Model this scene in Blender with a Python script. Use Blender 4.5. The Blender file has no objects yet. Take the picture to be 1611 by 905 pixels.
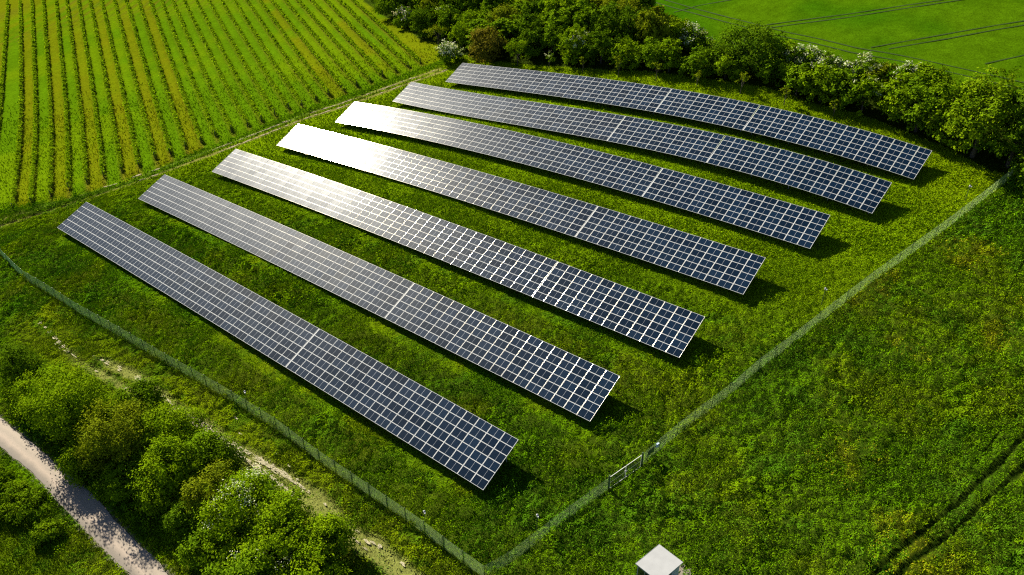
import bpy, math
import numpy as np
from mathutils import Matrix, Vector
R = math.radians
scene = bpy.context.scene

# ---------------------------------------------------------------- camera, sky, sun, exposure
cam_data = bpy.data.cameras.new('camera')
cam_data.sensor_width = 36.0
cam_data.lens = 36.0 * 1199.6 / 1611.0
cam_data.clip_start = 0.5
cam_data.clip_end = 12000.0
cam = bpy.data.objects.new('camera', cam_data)
scene.collection.objects.link(cam)
cam.location = (0, 0, 62.0)
cam.rotation_euler = (R(90 - 32.5), 0, 0)
scene.camera = cam

SUN_EL, SUN_AZ = 33.5, -40.0          # degrees; azimuth from +Y towards +X
world = bpy.data.worlds.new('World')
scene.world = world
world.use_nodes = True
wn = world.node_tree.nodes
sky = wn.new('ShaderNodeTexSky')
sky.sky_type = 'NISHITA'
sky.sun_disc = False
sky.sun_elevation = R(SUN_EL)
sky.sun_rotation = R(SUN_AZ)
sky.air_density = 0.6
sky.dust_density = 0.35
sky.ozone_density = 1.6
world.node_tree.links.new(sky.outputs[0], wn['Background'].inputs[0])
wn['Background'].inputs[1].default_value = 0.05
sun_data = bpy.data.lights.new('sun', 'SUN')
sun_data.energy = 5.0
sun_data.angle = R(0.5)
sun_data.color = (1.0, 0.94, 0.79)
sun = bpy.data.objects.new('sun', sun_data)
scene.collection.objects.link(sun)
SUN_DIR = Vector((math.sin(R(SUN_AZ)) * math.cos(R(SUN_EL)), math.cos(R(SUN_AZ)) * math.cos(R(SUN_EL)), math.sin(R(SUN_EL))))
sun.rotation_euler = SUN_DIR.to_track_quat('Z', 'Y').to_euler()
sun.location = SUN_DIR * 300
scene.view_settings.view_transform = 'Standard'
scene.view_settings.look = 'None'
scene.view_settings.exposure = 1.28
scene.view_settings.gamma = 1.0
scene.view_settings.use_curve_mapping = False
scene.cycles.max_bounces = 5
scene.cycles.diffuse_bounces = 1
scene.cycles.glossy_bounces = 2
scene.cycles.transmission_bounces = 3
scene.cycles.transparent_max_bounces = 4
scene.cycles.use_denoising = False
scene.cycles.filter_width = 1.2
scene.cycles.caustics_reflective = False
scene.cycles.caustics_refractive = False

# ---------------------------------------------------------------- helpers
rng = np.random.default_rng(11)

def link(o, parent=None):
    scene.collection.objects.link(o)
    if parent is not None:
        o.parent = parent
    return o

def tag(o, label, cat, group=None):
    o['label'] = label; o['category'] = cat
    if group: o['group'] = group
    return o

def empty(name, loc, label, cat, group=None):
    o = bpy.data.objects.new(name, None)
    o.empty_display_size = 0.5
    o.location = loc
    link(o)
    return tag(o, label, cat, group)

def quad_mesh(name, V, F, mats, colors=None, smooth=False, fmat=None, uv=None):
    """V (n,3) float, F (m,4) int quads (or (m,3)); colors (n,3) per point; fmat per face"""
    V = np.asarray(V, np.float32); F = np.asarray(F, np.int32)
    k = F.shape[1]
    me = bpy.data.meshes.new(name)
    me.vertices.add(len(V)); me.vertices.foreach_set('co', V.ravel())
    me.loops.add(F.size); me.loops.foreach_set('vertex_index', F.ravel())
    me.polygons.add(len(F))
    me.polygons.foreach_set('loop_start', np.arange(0, F.size, k, dtype=np.int32))
    me.polygons.foreach_set('loop_total', np.full(len(F), k, np.int32))
    for m in (mats if isinstance(mats, (list, tuple)) else [mats]):
        me.materials.append(m)
    if fmat is not None:
        me.polygons.foreach_set('material_index', np.asarray(fmat, np.int32))
    me.polygons.foreach_set('use_smooth', np.full(len(F), bool(smooth)) if np.isscalar(smooth) else np.asarray(smooth, bool))
    if colors is not None:
        a = me.attributes.new('alb', 'FLOAT_COLOR', 'POINT')
        c = np.ones((len(V), 4), np.float32); c[:, :3] = colors
        a.data.foreach_set('color', c.ravel())
    if uv is not None:
        l = me.uv_layers.new(name='uv')
        l.data.foreach_set('uv', np.asarray(uv, np.float32).ravel())
    me.update(calc_edges=True)
    return me

class MB:
    """collects boxes, tubes and quads into one mesh"""
    def __init__(s): s.V = []; s.F = []; s.M = []; s.n = 0
    def add(s, V, F, m=0):
        s.V.append(np.asarray(V, float)); s.F.append(np.asarray(F, int) + s.n); s.M += [m] * len(F); s.n += len(V)
    def box(s, a, b, m=0, frame=None):
        x0, y0, z0 = a; x1, y1, z1 = b
        V = np.array([(x0,y0,z0),(x1,y0,z0),(x1,y1,z0),(x0,y1,z0),(x0,y0,z1),(x1,y0,z1),(x1,y1,z1),(x0,y1,z1)], float)
        if frame is not None: V = frame[0] + V @ frame[1]
        s.add(V, [(3,2,1,0),(4,5,6,7),(0,1,5,4),(1,2,6,5),(2,3,7,6),(3,0,4,7)], m)
    def beam(s, p, q, w, h=None, m=0, up=(0,0,1)):
        p = np.asarray(p, float); q = np.asarray(q, float); h = h or w
        d = q - p; L = np.linalg.norm(d); d /= L
        u = np.asarray(up, float)
        if abs(d @ u) > 0.98: u = np.array((1.0, 0.0, 0.0))
        a = np.cross(d, u); a /= np.linalg.norm(a); b = np.cross(a, d)
        s.box((0, -w/2, -h/2), (L, w/2, h/2), m, (p, np.array([d, a, b])))
    def tube(s, P, rad, k=6, m=0):
        P = np.asarray(P, float); rad = np.broadcast_to(np.asarray(rad, float), (len(P),))
        rings = []
        for i in range(len(P)):
            d = P[min(i+1, len(P)-1)] - P[max(i-1, 0)]; d = d / (np.linalg.norm(d) + 1e-9)
            u = np.array((0.0, 0.0, 1.0)) if abs(d[2]) < 0.9 else np.array((1.0, 0.0, 0.0))
            a = np.cross(d, u); a /= np.linalg.norm(a); b = np.cross(d, a)
            t = np.arange(k) * 2 * math.pi / k
            rings.append(P[i] + rad[i] * (np.cos(t)[:, None] * a + np.sin(t)[:, None] * b))
        V = np.concatenate(rings); F = []
        for i in range(len(P) - 1):
            for j in range(k):
                F.append((i*k+j, i*k+(j+1) % k, (i+1)*k+(j+1) % k, (i+1)*k+j))
        for j in range(1, k - 2, 2):
            F.append(((len(P)-1)*k, (len(P)-1)*k+j, (len(P)-1)*k+j+1, (len(P)-1)*k+j+2))
        s.add(V, F, m)
    def build(s, name, mats, parent=None, smooth=False, off=(0, 0, 0)):
        V = np.concatenate(s.V) - np.asarray(off, float)
        me = quad_mesh(name, V, np.concatenate(s.F), mats, smooth=smooth, fmat=s.M)
        return link(bpy.data.objects.new(name, me), parent)

# ---- value noise
def hash2(ix, iy, seed):
    h = (ix.astype(np.int64) * 374761393 + iy.astype(np.int64) * 668265263 + seed * 1442695041) & 0xffffffff
    h = ((h ^ (h >> 13)) * 1274126177) & 0xffffffff
    return ((h ^ (h >> 16)) & 0xffffff) / float(0xffffff)
def vnoise(x, y, wl, seed=0):
    x = np.asarray(x, float) / wl; y = np.asarray(y, float) / wl
    ix = np.floor(x); iy = np.floor(y); fx = x - ix; fy = y - iy
    fx = fx*fx*(3-2*fx); fy = fy*fy*(3-2*fy)
    a = hash2(ix, iy, seed); b = hash2(ix+1, iy, seed); c_ = hash2(ix, iy+1, seed); d = hash2(ix+1, iy+1, seed)
    return (a*(1-fx)+b*fx)*(1-fy) + (c_*(1-fx)+d*fx)*fy
def fbm(x, y, wl, seed=0, n=3):
    t = 0; s = 0; a = 1.0
    for i in range(n):
        # rotate each octave so no lattice direction shows
        ca, sa = math.cos(0.7 + 1.1*i), math.sin(0.7 + 1.1*i)
        t = t + a * vnoise(ca*x - sa*y, sa*x + ca*y, wl / (2.03**i), seed + 17*i); s += a; a *= 0.55
    return t / s
def sstep(a, b, v):
    t = np.clip((v - a) / (b - a), 0, 1); return t*t*(3-2*t)
def lerp(a, b, t):
    t = np.asarray(t)[..., None]; return np.asarray(a) * (1 - t) + np.asarray(b) * t
def dist_line(x, y, L):
    """distance to a polyline and signed side (positive = left of it)"""
    L = np.asarray(L, float); best = np.full(np.shape(x), 1e9); side = np.zeros(np.shape(x)); 
    for (ax, ay), (bx, by) in zip(L[:-1], L[1:]):
        dx, dy = bx-ax, by-ay; q = dx*dx+dy*dy
        t = np.clip(((x-ax)*dx + (y-ay)*dy) / q, 0, 1)
        ex, ey = x-ax-t*dx, y-ay-t*dy
        dd = np.hypot(ex, ey); sg = np.sign(dx*(y-ay) - dy*(x-ax))
        m = dd < best - 1e-9
        best = np.where(m, dd, best); side = np.where(m, sg, side)
    return best, side
def resample(L, step):
    L = np.asarray(L, float); d = np.r_[0, np.cumsum(np.linalg.norm(np.diff(L, axis=0), axis=1))]
    n = max(1, int(round(d[-1] / step))); t = np.linspace(0, d[-1], n + 1)
    return np.stack([np.interp(t, d, L[:, k]) for k in range(L.shape[1])], 1)

# ---------------------------------------------------------------- terrain of the hillside
def soft(v, a, b, k=12.0):
    lo = np.logaddexp(0, (v - a) / k) * k + a
    return b - np.logaddexp(0, (b - lo) / k) * k
CO = (-66.95078, 1.22148, 10.86537, 0.16003, 2.69353, -1.22671)
PL = (-61.698, 0.1418, 0.1090)
def ground0(x, y):
    x = np.asarray(x, float); y = np.asarray(y, float)
    xc, yc = soft(x, -85, 70), soft(y, 40, 165)
    X, Y = xc/50, yc/50
    q = CO[0] + CO[1]*X + CO[2]*Y + CO[3]*X*X + CO[4]*X*Y + CO[5]*Y*Y
    xe, ye = soft(x, -330, 260, 30), soft(y, -60, 420, 30)
    return q - (PL[1]*xc + PL[2]*yc) + PL[1]*xe + PL[2]*ye + 62.0 - 0.9

# ---------------------------------------------------------------- plan of the place (metres on the ground)
FENCE_A = [(-82.11,105.9),(-78.7,102.54),(-75.49,99.4),(-72.56,96.63),(-66.43,92.02),(-59.61,86.67),(-51.2,80.69),(-42.95,74.78),(-37.54,71.12),(-32.45,67.55),(-26.15,62.92),(-20.17,57.9),(-14.39,53.44),(-8.79,49.11),(-5.51,46.29),(-2.49,43.88)]
FENCE_B = [(-2.49,43.88),(-0.32,45.05),(4.35,48.64),(9.35,52.25)]
GATE = [(9.45,52.33),(12.9,54.68)]
FENCE_C = [(13.01,54.77),(15.9,57.23),(18.43,59.18),(23.44,62.8),(26.95,65.7),(31.36,68.89),(36.08,72.5),(43.6,78.13),(47.59,80.97),(56.78,87.49),(66.53,94.5),(68.2,96.0)]
TRACK1 = [(-120,101),(-92.19,115.26),(-88.33,116.51),(-76.73,123.26),(-64.69,131.64),(-52.87,140.23),(-42.07,148.43),(-33.81,152.09),(-22.84,157.65),(-14.25,161.63)]
TRACK2 = [(-122,104),(-94.3,118.2),(-89.8,119.3),(-78.3,125.9),(-65.8,133.9),(-54.1,142.2),(-43.1,150.4),(-34.6,154.1),(-23.9,159.6),(-15.6,163.0)]
ROADL = [(-140,121),(-90,86.5),(-65.32,68.15),(-57.67,62.8),(-51.61,58.46),(-42.89,51.33),(-36.27,46.17),(-31.09,41.97),(-10,24),(20,-3)]
ROADR = [(-140,127.5),(-90,91.5),(-69.2,74.0),(-61.0,68.0),(-55.7,64.3),(-50.2,60.2),(-42.7,54.5),(-36.3,49.2),(-29.9,44.0),(-8.2,26.4),(22,-0.5)]
CHALK1 = [(-65.16,85.96),(-58.3,79.36),(-53.55,75.55),(-48.32,71.95),(-42.01,67.88),(-37.39,65.5),(-33.51,62.57),(-29.47,59.7),(-25.58,56.7),(-21.89,53.73),(-17.79,50.91),(-14.86,48.33),(-11.46,45.54),(-9.52,43.89),(-4,39)]
CHALK2 = [(-54.08,77.62),(-47.46,73.72),(-42.62,70.5),(-39.08,67.1),(-35.71,64.87),(-31.84,61.8),(-29.28,60.29),(-24.3,57.0),(-20.32,54.0),(-16.46,50.48),(-12.97,47.88),(-9.0,44.47),(-3,39.5)]
RUT1 = [(60,63.5),(51.67,56.49),(48.85,54.14),(45.19,51.46),(40.89,48.49),(36.97,46.07),(33.23,43.81),(28.74,40.17),(20,34)]
RUT2 = [(62,62.0),(51.07,53.9),(48.37,51.76),(44.04,48.92),(40.91,46.82),(37.94,44.9),(34.39,43.1),(30.55,39.8),(21.5,33)]
RUT3 = [(66,84),(59.87,77.16),(56.79,73.26),(53.89,70.55),(49.93,67.41)]
RUT4 = [(58,63),(51.64,58.19),(48.66,56.31),(45.49,53.55)]
RUT5 = [(46.02,73.07),(43.17,70.32),(40.68,66.62),(37.72,63.88),(34.45,61.54),(32.33,58.86)]
TRAMS = [[(47.5,153.1),(64.63,151.15),(81.07,150.6),(130,150.2)],[(48.5,151.4),(64.15,149.68),(80.53,149.4),(130,148.9)],
         [(63.24,136.06),(74.61,136.6),(83.86,137.1),(135,139)],[(65.7,134.56),(76.61,135.0),(84.33,135.6),(135,137.4)],
         [(77.3,124.75),(84.71,125.77),(140,130)],
         [(26.43,188),(31.51,177),(36.73,168.0),(42.57,158.5),(50.33,146.87),(54.23,142.36),(59.68,135.4),(64.58,130.88),(68.3,127.12),(90,104)],
         [(28.3,188.5),(33.3,178),(38.4,168.9),(44.2,159.6),(51.9,148.0),(55.7,143.6),(61.1,136.7),(66.0,132.2),(69.7,128.4),(91.5,105.3)],
         [(34.46,168.45),(39.88,169.6),(48.75,169.0),(90,171)]]
TREEBACK = [(-45,262),(-10,232),(19,205),(24,186),(29,172),(34.5,158.5),(39,149),(47,138),(52,132.5),(58,127),(64,121.5),(69,115.5),(73,109),(79,100),(95,75)]
TREEFRONT = [(-44.5,229),(-40.81,221.7),(-32.71,205.36),(-26.05,193.72),(-21.93,184.1),(-15.3,176.34),(-8.27,164.8),(-0.73,158.68),(5.7,153.71),(11.81,149.74),(18.71,144.65),(25.36,141.11),(32.46,135.61),(38.18,131.29),(43.15,127.49),(47.28,121.71),(52.79,117.0),(56.91,112.24),(59.99,108.07),(63.47,103.38),(66.13,97.65),(71,94),(76,86)]
VERGE = [(-125,108),(-92.1,122.9),(-80.62,123.88),(-70.8,128.63),(-61.95,137.65),(-51.72,146.0),(-40.45,154.43),(-32.94,157.91),(-22.67,163.33),(-16.01,166.61)]
VEND = [(-99.49, 130.17), (-89.45, 122.9), (-86.96, 124.68), (-84.42, 126.75), (-82.12, 129.08), (-79.75, 131.18), (-77.15, 132.83), (-74.42, 134.47), (-71.51, 135.77), (-69.62, 138.93), (-66.82, 139.87), (-64.68, 142.29), (-61.85, 143.54), (-59.81, 146.08), (-56.79, 147.44), (-53.99, 149.23), (-51.36, 150.24), (-49.25, 152.89), (-46.73, 154.86), (-43.99, 155.35), (-41.39, 157.41), (-39.03, 159.02), (-35.76, 159.82), (-33.32, 161.46), (-30.65, 163.02), (-28.14, 164.61), (-25.39, 166.19), (-22.77, 167.26), (-20.07, 167.97)]
VAZ = [-27.76, -28.15, -27.9, -27.72, -27.4, -27.25, -27.02, -26.86, -26.72, -26.41, -26.11, -25.85, -25.71, -25.53, -25.61, -25.63, -25.27, -25.12, -24.94, -24.55, -24.48, -24.21, -24.37, -24.11, -24.12, -23.97, -23.93, -23.79, -23.52]
VLEN = [182.4, 189.2, 192.9, 188.4, 183.3, 179.1, 175.2, 171.5, 168.3, 162.5, 159.5, 154.9, 150.9, 145.5, 141.8, 137.5, 133.4, 127.8, 122.7, 119.1, 114.0, 109.2, 105.8, 100.8, 96.2, 91.4, 86.5, 82.3, 78.4]
TABLES = [
 (1, (-74.734, 110.891, 3.054), (-27.05, 71.64, 5.071), 36, 'long grey blue left part of the nearest solar row'),
 (1, (-27.05, 71.64, 5.071), (-2.748, 52.366, 5.017), 18, 'short dark blue right part of the nearest solar row, by the fence corner'),
 (2, (-64.316, 118.758, 4.508), (-16.146, 79.364, 6.812), 36, 'long left part of the second nearest solar row, with a pale glare patch'),
 (2, (-16.146, 79.364, 6.812), (8.256, 59.78, 7.229), 18, 'dark blue right part of the second nearest solar row'),
 (3, (-53.755, 126.134, 6.255), (2.509, 80.434, 9.382), 42, 'long left part of the third nearest solar row, cream with glare'),
 (3, (2.509, 80.434, 9.382), (18.754, 67.506, 9.651), 12, 'short right part of the third nearest solar row, with glinting upright frames'),
 (4, (-44.014, 134.225, 7.985), (8.631, 91.837, 11.69), 40, 'long left part of the middle solar row, whitened by glare over its left half'),
 (4, (8.631, 91.837, 11.69), (27.774, 76.524, 12.225), 14, 'dark right part of the middle solar row of the seven'),
 (5, (-34.356, 141.723, 9.763), (18.629, 99.177, 14.258), 40, 'long left part of the third farthest solar row, left end burnt white'),
 (5, (18.629, 99.177, 14.258), (37.733, 83.828, 14.361), 14, 'dark right part of the third farthest solar row'),
 (6, (-23.797, 147.449, 11.906), (15.226, 115.897, 16.083), 30, 'long left part of the second farthest solar row'),
 (6, (15.226, 115.897, 16.083), (28.762, 105.06, 16.97), 10, 'short middle piece between the two seams of the second farthest solar row'),
 (6, (28.762, 105.06, 16.97), (47.551, 89.939, 16.221), 14, 'right end piece of the second farthest solar row, before the fence'),
 (7, (-13.573, 152.654, 14.193), (23.703, 122.669, 18.471), 28, 'long left part of the farthest solar row, behind all others'),
 (7, (23.703, 122.669, 18.471), (35.796, 112.908, 19.015), 9, 'shortest piece, between the two seams of the farthest solar row'),
 (7, (35.796, 112.908, 19.015), (55.567, 96.771, 18.007), 15, 'right end piece of the farthest solar row, below the tall hedgerow trees')]
UP_SLOPE = np.array([3.4765, 4.3982, 2.5284])

def vine_x(y):
    """x of each of the vine rows at the given y (rows,n)"""
    return np.stack([e[0] + (y - e[1]) * math.tan(R(a)) for e, a in zip(VEND, VAZ)])

def zones(x, y):
    """albedo, tuft height, leaf kind weights for points on the ground"""
    x = np.asarray(x, float); y = np.asarray(y, float)
    n1 = fbm(x, y, 22, 3); n2 = fbm(x, y, 6.5, 5); n3 = fbm(x, y, 1.7, 9)
    n = len(x)
    GRASS = np.array((.138, .234, .002)); LUSH = np.array((.080, .180, .002)); DRY = np.array((.170, .225, .003)); FLOWER = np.array((.185, .215, .003))
    # open meadow
    alb = lerp(LUSH, GRASS, sstep(.32, .62, n1*.55 + n2*.45))
    H = .95 + .75 * sstep(.30, .68, n2*.6 + n1*.4)
    alb = lerp(alb, DRY, .5 * sstep(.58, .75, n2))
    dA, sA = dist_line(x, y, FENCE_A); dB, sB = dist_line(x, y, FENCE_B + GATE + FENCE_C)
    # inside the fence the upper part is mown to finer, yellower grass
    inside = (sA > 0) & (sB > 0)
    up = sstep(70, 112, y + .55*x) * inside
    alb = lerp(alb, np.array((.150, .246, .002)), .9 * up)
    H = H * (1 - .80*up) * np.where(inside, 1.0, 1.0)
    out = (sB < 0) & (x > -5)
    H = np.where(out, H * .92, H)
    alb = np.where(out[:, None], lerp(alb, LUSH*1.05, np.full(n, .25)), alb)
    fl = sstep(.60, .72, fbm(x, y, 9, 41)) * out * sstep(18, 40, x)
    alb = lerp(alb, FLOWER, .75 * fl * sstep(.45, .6, n3))
    # growth leans in streaks: along the right fence outside, along the tables inside
    su = vnoise((x*.77+y*.64)/7.0, (-x*.64+y*.77)/1.25, 1.0, 401); si_ = vnoise((x*.78-y*.63)/8.0, (x*.63+y*.78)/1.5, 1.0, 402)
    H = H * np.where(out, .55 + .85*su, np.where(inside, .72 + .5*si_ + .3*(1-up), 1.0))
    alb = alb * (1 + .22*(np.where(out, su, si_) - .5))[:, None]
    # strip between fence and hedge: drier, thin over chalk
    lower = (sA < 0) & (y > 20)
    dC, _ = dist_line(x, y, CHALK1); dC2, _ = dist_line(x, y, CHALK2)
    dc = np.minimum(dC, dC2)
    low = lower * (1 - sstep(1.5, 5.5, dc))
    alb = lerp(alb, DRY, .62 * low); H = H * (1 - .6*low)
    worn = lower * (1 - sstep(.25, 1.0, dc + .9*(n3-.5))) * sstep(.36, .5, n2*.5 + n1*.5) * sstep(-62, -50, x)
    alb = lerp(alb, np.array((.24, .235, .075)), .7*worn); H = H * (1 - .85*worn)
    # mown edge along the track and below the trees
    dT, sT = dist_line(x, y, TRACK1)
    edge = (1 - sstep(2.5, 9, dT)) * (sT < 0)
    alb = lerp(alb, np.array((.158, .246, .002)), .6*edge); H = H * (1 - .55*edge)
    dF, sF = dist_line(x, y, TREEFRONT)
    ef = (1 - sstep(6, 16, dF)) * (sB > 0)
    alb = lerp(alb, np.array((.168, .250, .002)), .75*ef); H = H * (1 - .45*ef)
    # grass kept short under and before the tables
    for (_, B0, B1, _, _) in TABLES:
        d = np.array(B1[:2]) - np.array(B0[:2]); LL = np.linalg.norm(d); d = d/LL
        u_ = (x-B0[0])*d[0] + (y-B0[1])*d[1]; w_ = -(x-B0[0])*d[1] + (y-B0[1])*d[0]
        near_ = (u_ > -.6) & (u_ < LL+.6) & (w_ > -1.6) & (w_ < 5.4)
        H = np.where(near_, np.minimum(H*.5, .26), H)
    # ruts pressed into the meadow
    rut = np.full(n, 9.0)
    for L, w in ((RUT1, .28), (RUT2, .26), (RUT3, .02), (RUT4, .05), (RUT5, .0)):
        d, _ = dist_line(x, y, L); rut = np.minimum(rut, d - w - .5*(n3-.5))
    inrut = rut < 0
    H = np.where((rut > 0) & (rut < 1.6), np.maximum(H, .4) + .08, H)
    H = np.where((rut > 0) & (rut < .35), H*.6, H)
    LIT = np.where(H > .12, 1.0, 0.0)
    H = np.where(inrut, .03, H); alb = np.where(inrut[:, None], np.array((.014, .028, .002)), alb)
    # two wheel tracks of the farm track
    dT2, _ = dist_line(x, y, TRACK2)
    tr = 1 - sstep(.35, .8, np.minimum(dT, dT2) + .7*(n3-.5))
    alb = lerp(alb, np.array((.20, .165, .055)), .75*tr); H = H * (1 - .9*tr)
    # rough bank between track and vineyard
    dV, sV = dist_line(x, y, VERGE)
    bank = (1 - sstep(1.2, 3.2, dV)) * (sT > 0)
    H = np.maximum(H, bank * (.25 + .75*sstep(.42, .6, n2))); alb = lerp(alb, LUSH*1.1, .7*bank)
    # vineyard
    vx = vine_x(y); idx = (vx < x).sum(0)
    xr = vx[-1]
    vine = (sV > 0) & (dV > 1.0) & (x < xr + 9) & (dF * (sF < 0) + (sF >= 0) * 0 >= 0) & (sT > 0)
    wood_side = (sF > 0)
    vine = vine & ~((x > xr + 1) & (dF < 0))
    strip = np.array((.082, .168, .002)) * (0.86 + .28*n2)[:, None]
    strip = lerp(strip, np.array((.112, .190, .002)), sstep(.45, .65, n1))
    brown = np.isin(idx, (2, 4, 6, 8, 10, 12)) | (idx == 0)
    faint = np.isin(idx, (22, 26)) | (idx == 29)
    bt = brown * (.85 - .25*sstep(.5, .7, n1)) + faint * .75 * sstep(.38, .6, fbm(x, y, 16, 77))
    strip = lerp(strip, np.array((.158, .152, .003)), bt * (.75 + .5*(n2-.5)))
    # wheel lines along each strip
    gap = np.abs(vx - x[None]).min(0) * math.cos(R(26))
    strip = strip * (1 - .22*np.exp(-((gap-.62)/.22)**2))[:, None]
    under = 1 - sstep(.2, .5, gap)
    strip = lerp(strip, np.array((.13, .10, .012)), .55*under)
    Lu = (idx > 0) & (idx < 29)
    H = np.where(vine, .05 + .05*n2, H); alb = np.where(vine[:, None], strip, alb)
    hd = vine & (dV < 4.5)
    H = np.where(hd, .12 + .18*sstep(.4, .6, n2), H)
    # wheat field beyond the trees, deeper green
    dK, sK = dist_line(x, y, TREEBACK)
    field = (sK > 0) & (dK > .5)
    fc = lerp(np.array((.034, .106, .0012)), np.array((.060, .130, .0015)), sstep(.35, .65, n1))
    fc = fc * (.88 + .24*vnoise(x*.15 + y*.99, x*.99 - y*.15, 2.2, 66))[:, None]
    H = np.where(field, .10, H); alb = np.where(field[:, None], fc, alb)
    # ground inside the wood
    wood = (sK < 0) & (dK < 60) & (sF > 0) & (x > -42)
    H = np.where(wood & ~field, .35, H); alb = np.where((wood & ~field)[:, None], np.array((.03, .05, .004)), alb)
    # other side of the road
    dR, sR = dist_line(x, y, ROADL); dR2, sR2 = dist_line(x, y, ROADR)
    far_side = sR < 0
    crop = far_side & (dR > 3.0)
    fcol = lerp(np.array((.052, .125, .002)), np.array((.10, .165, .002)), sstep(.3, .6, n2))
    rows_ = .5 + .5*np.sin((x*.42 + y*.91) * 2*math.pi / 1.35 + 2.2*n2)
    H = np.where(crop, .14 + .16*rows_, H); alb = np.where(crop[:, None], fcol * (.75 + .35*rows_)[:, None], alb)
    vg = far_side & (dR <= 3.0)
    H = np.where(vg, .25 + .5*sstep(.4, .6, n2), H)
    road = (sR > 0) & (sR2 < 0) & (np.minimum(dR, dR2) > .0)
    rd = np.where(road, np.minimum(dR, dR2), 0)
    H = np.where(road, 0, H); alb = np.where(road[:, None], np.array((.25, .21, .17)), alb)
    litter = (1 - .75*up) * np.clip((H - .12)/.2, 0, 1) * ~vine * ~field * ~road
    return dict(worn=worn, litter=litter, alb=alb, H=H, up=up, vine=vine, field=field, road=road, rd=rd, wood=wood, crop=crop, n2=n2, inrut=inrut, rut=rut, fl=fl, chalk=dc, lower=lower, bank=bank, inside=inside, track=tr)

# fine correction so the slope follows the feet of the tables
_q = np.array([p for t in TABLES for p in (t[1], t[2])])
_q = _q[np.unique(_q[:, :2].round(1), axis=0, return_index=True)[1]]
_K = lambda x, y: np.exp(-((np.asarray(x)[:, None]-_q[None, :, 0])**2 + (np.asarray(y)[:, None]-_q[None, :, 1])**2) / (2*16.0**2))
_w = np.linalg.solve(_K(_q[:, 0], _q[:, 1]) + .25*np.eye(len(_q)), _q[:, 2] - 1.05 - ground0(_q[:, 0], _q[:, 1]))
def ground(x, y):
    return ground0(x, y) + _K(x, y) @ _w
def g1(x, y): return float(ground(np.array([x]), np.array([y]))[0])
# ---------------------------------------------------------------- materials
def nodes_of(name):
    m = bpy.data.materials.new(name); m.use_nodes = True
    nt = m.node_tree; nt.nodes.clear()
    return m, nt, nt.nodes.new('ShaderNodeOutputMaterial')
def N(nt, t, **kw):
    n = nt.nodes.new(t)
    for k, v in kw.items(): setattr(n, k, v)
    return n
def leaf_material(name, trans=.42, gain=1.0):
    m, nt, out = nodes_of(name); L = nt.links.new
    a = N(nt, 'ShaderNodeAttribute', attribute_name='alb')
    tc = N(nt, 'ShaderNodeNewGeometry')
    no = N(nt, 'ShaderNodeTexNoise'); no.inputs['Scale'].default_value = 2.3; no.inputs['Detail'].default_value = 3
    L(tc.outputs['Position'], no.inputs['Vector'])
    mr = N(nt, 'ShaderNodeMapRange'); mr.inputs[1].default_value = .3; mr.inputs[2].default_value = .7
    mr.inputs[3].default_value = .78*gain; mr.inputs[4].default_value = 1.22*gain
    L(no.outputs[0], mr.inputs[0])
    vm = N(nt, 'ShaderNodeVectorMath', operation='SCALE'); L(a.outputs['Color'], vm.inputs[0]); L(mr.outputs[0], vm.inputs['Scale'])
    d = N(nt, 'ShaderNodeBsdfDiffuse'); L(vm.outputs[0], d.inputs[0])
    t = N(nt, 'ShaderNodeBsdfTranslucent')
    tv = N(nt, 'ShaderNodeVectorMath', operation='MULTIPLY'); L(vm.outputs[0], tv.inputs[0]); tv.inputs[1].default_value = (1.12, 1.15, .5)
    L(tv.outputs[0], t.inputs[0])
    mx = N(nt, 'ShaderNodeMixShader'); mx.inputs[0].default_value = trans; L(d.outputs[0], mx.inputs[1]); L(t.outputs[0], mx.inputs[2])
    L(mx.outputs[0], out.inputs[0])
    return m
def plain(name, col, rough=.6, metal=0.0, noise=.12, scale=3.0, spec=.5):
    m, nt, out = nodes_of(name); L = nt.links.new
    b = N(nt, 'ShaderNodeBsdfPrincipled'); b.inputs['Roughness'].default_value = rough; b.inputs['Metallic'].default_value = metal
    b.inputs['Specular IOR Level'].default_value = spec
    g = N(nt, 'ShaderNodeNewGeometry'); no = N(nt, 'ShaderNodeTexNoise'); no.inputs['Scale'].default_value = scale; no.inputs['Detail'].default_value = 5
    L(g.outputs['Position'], no.inputs['Vector'])
    mr = N(nt, 'ShaderNodeMapRange'); mr.inputs[3].default_value = 1-noise; mr.inputs[4].default_value = 1+noise
    mr.inputs[1].default_value = .3; mr.inputs[2].default_value = .7
    L(no.outputs[0], mr.inputs[0])
    v = N(nt, 'ShaderNodeVectorMath', operation='SCALE'); v.inputs[0].default_value = col; L(mr.outputs[0], v.inputs['Scale'])
    L(v.outputs[0], b.inputs['Base Color']); L(b.outputs[0], out.inputs[0])
    return m
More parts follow.
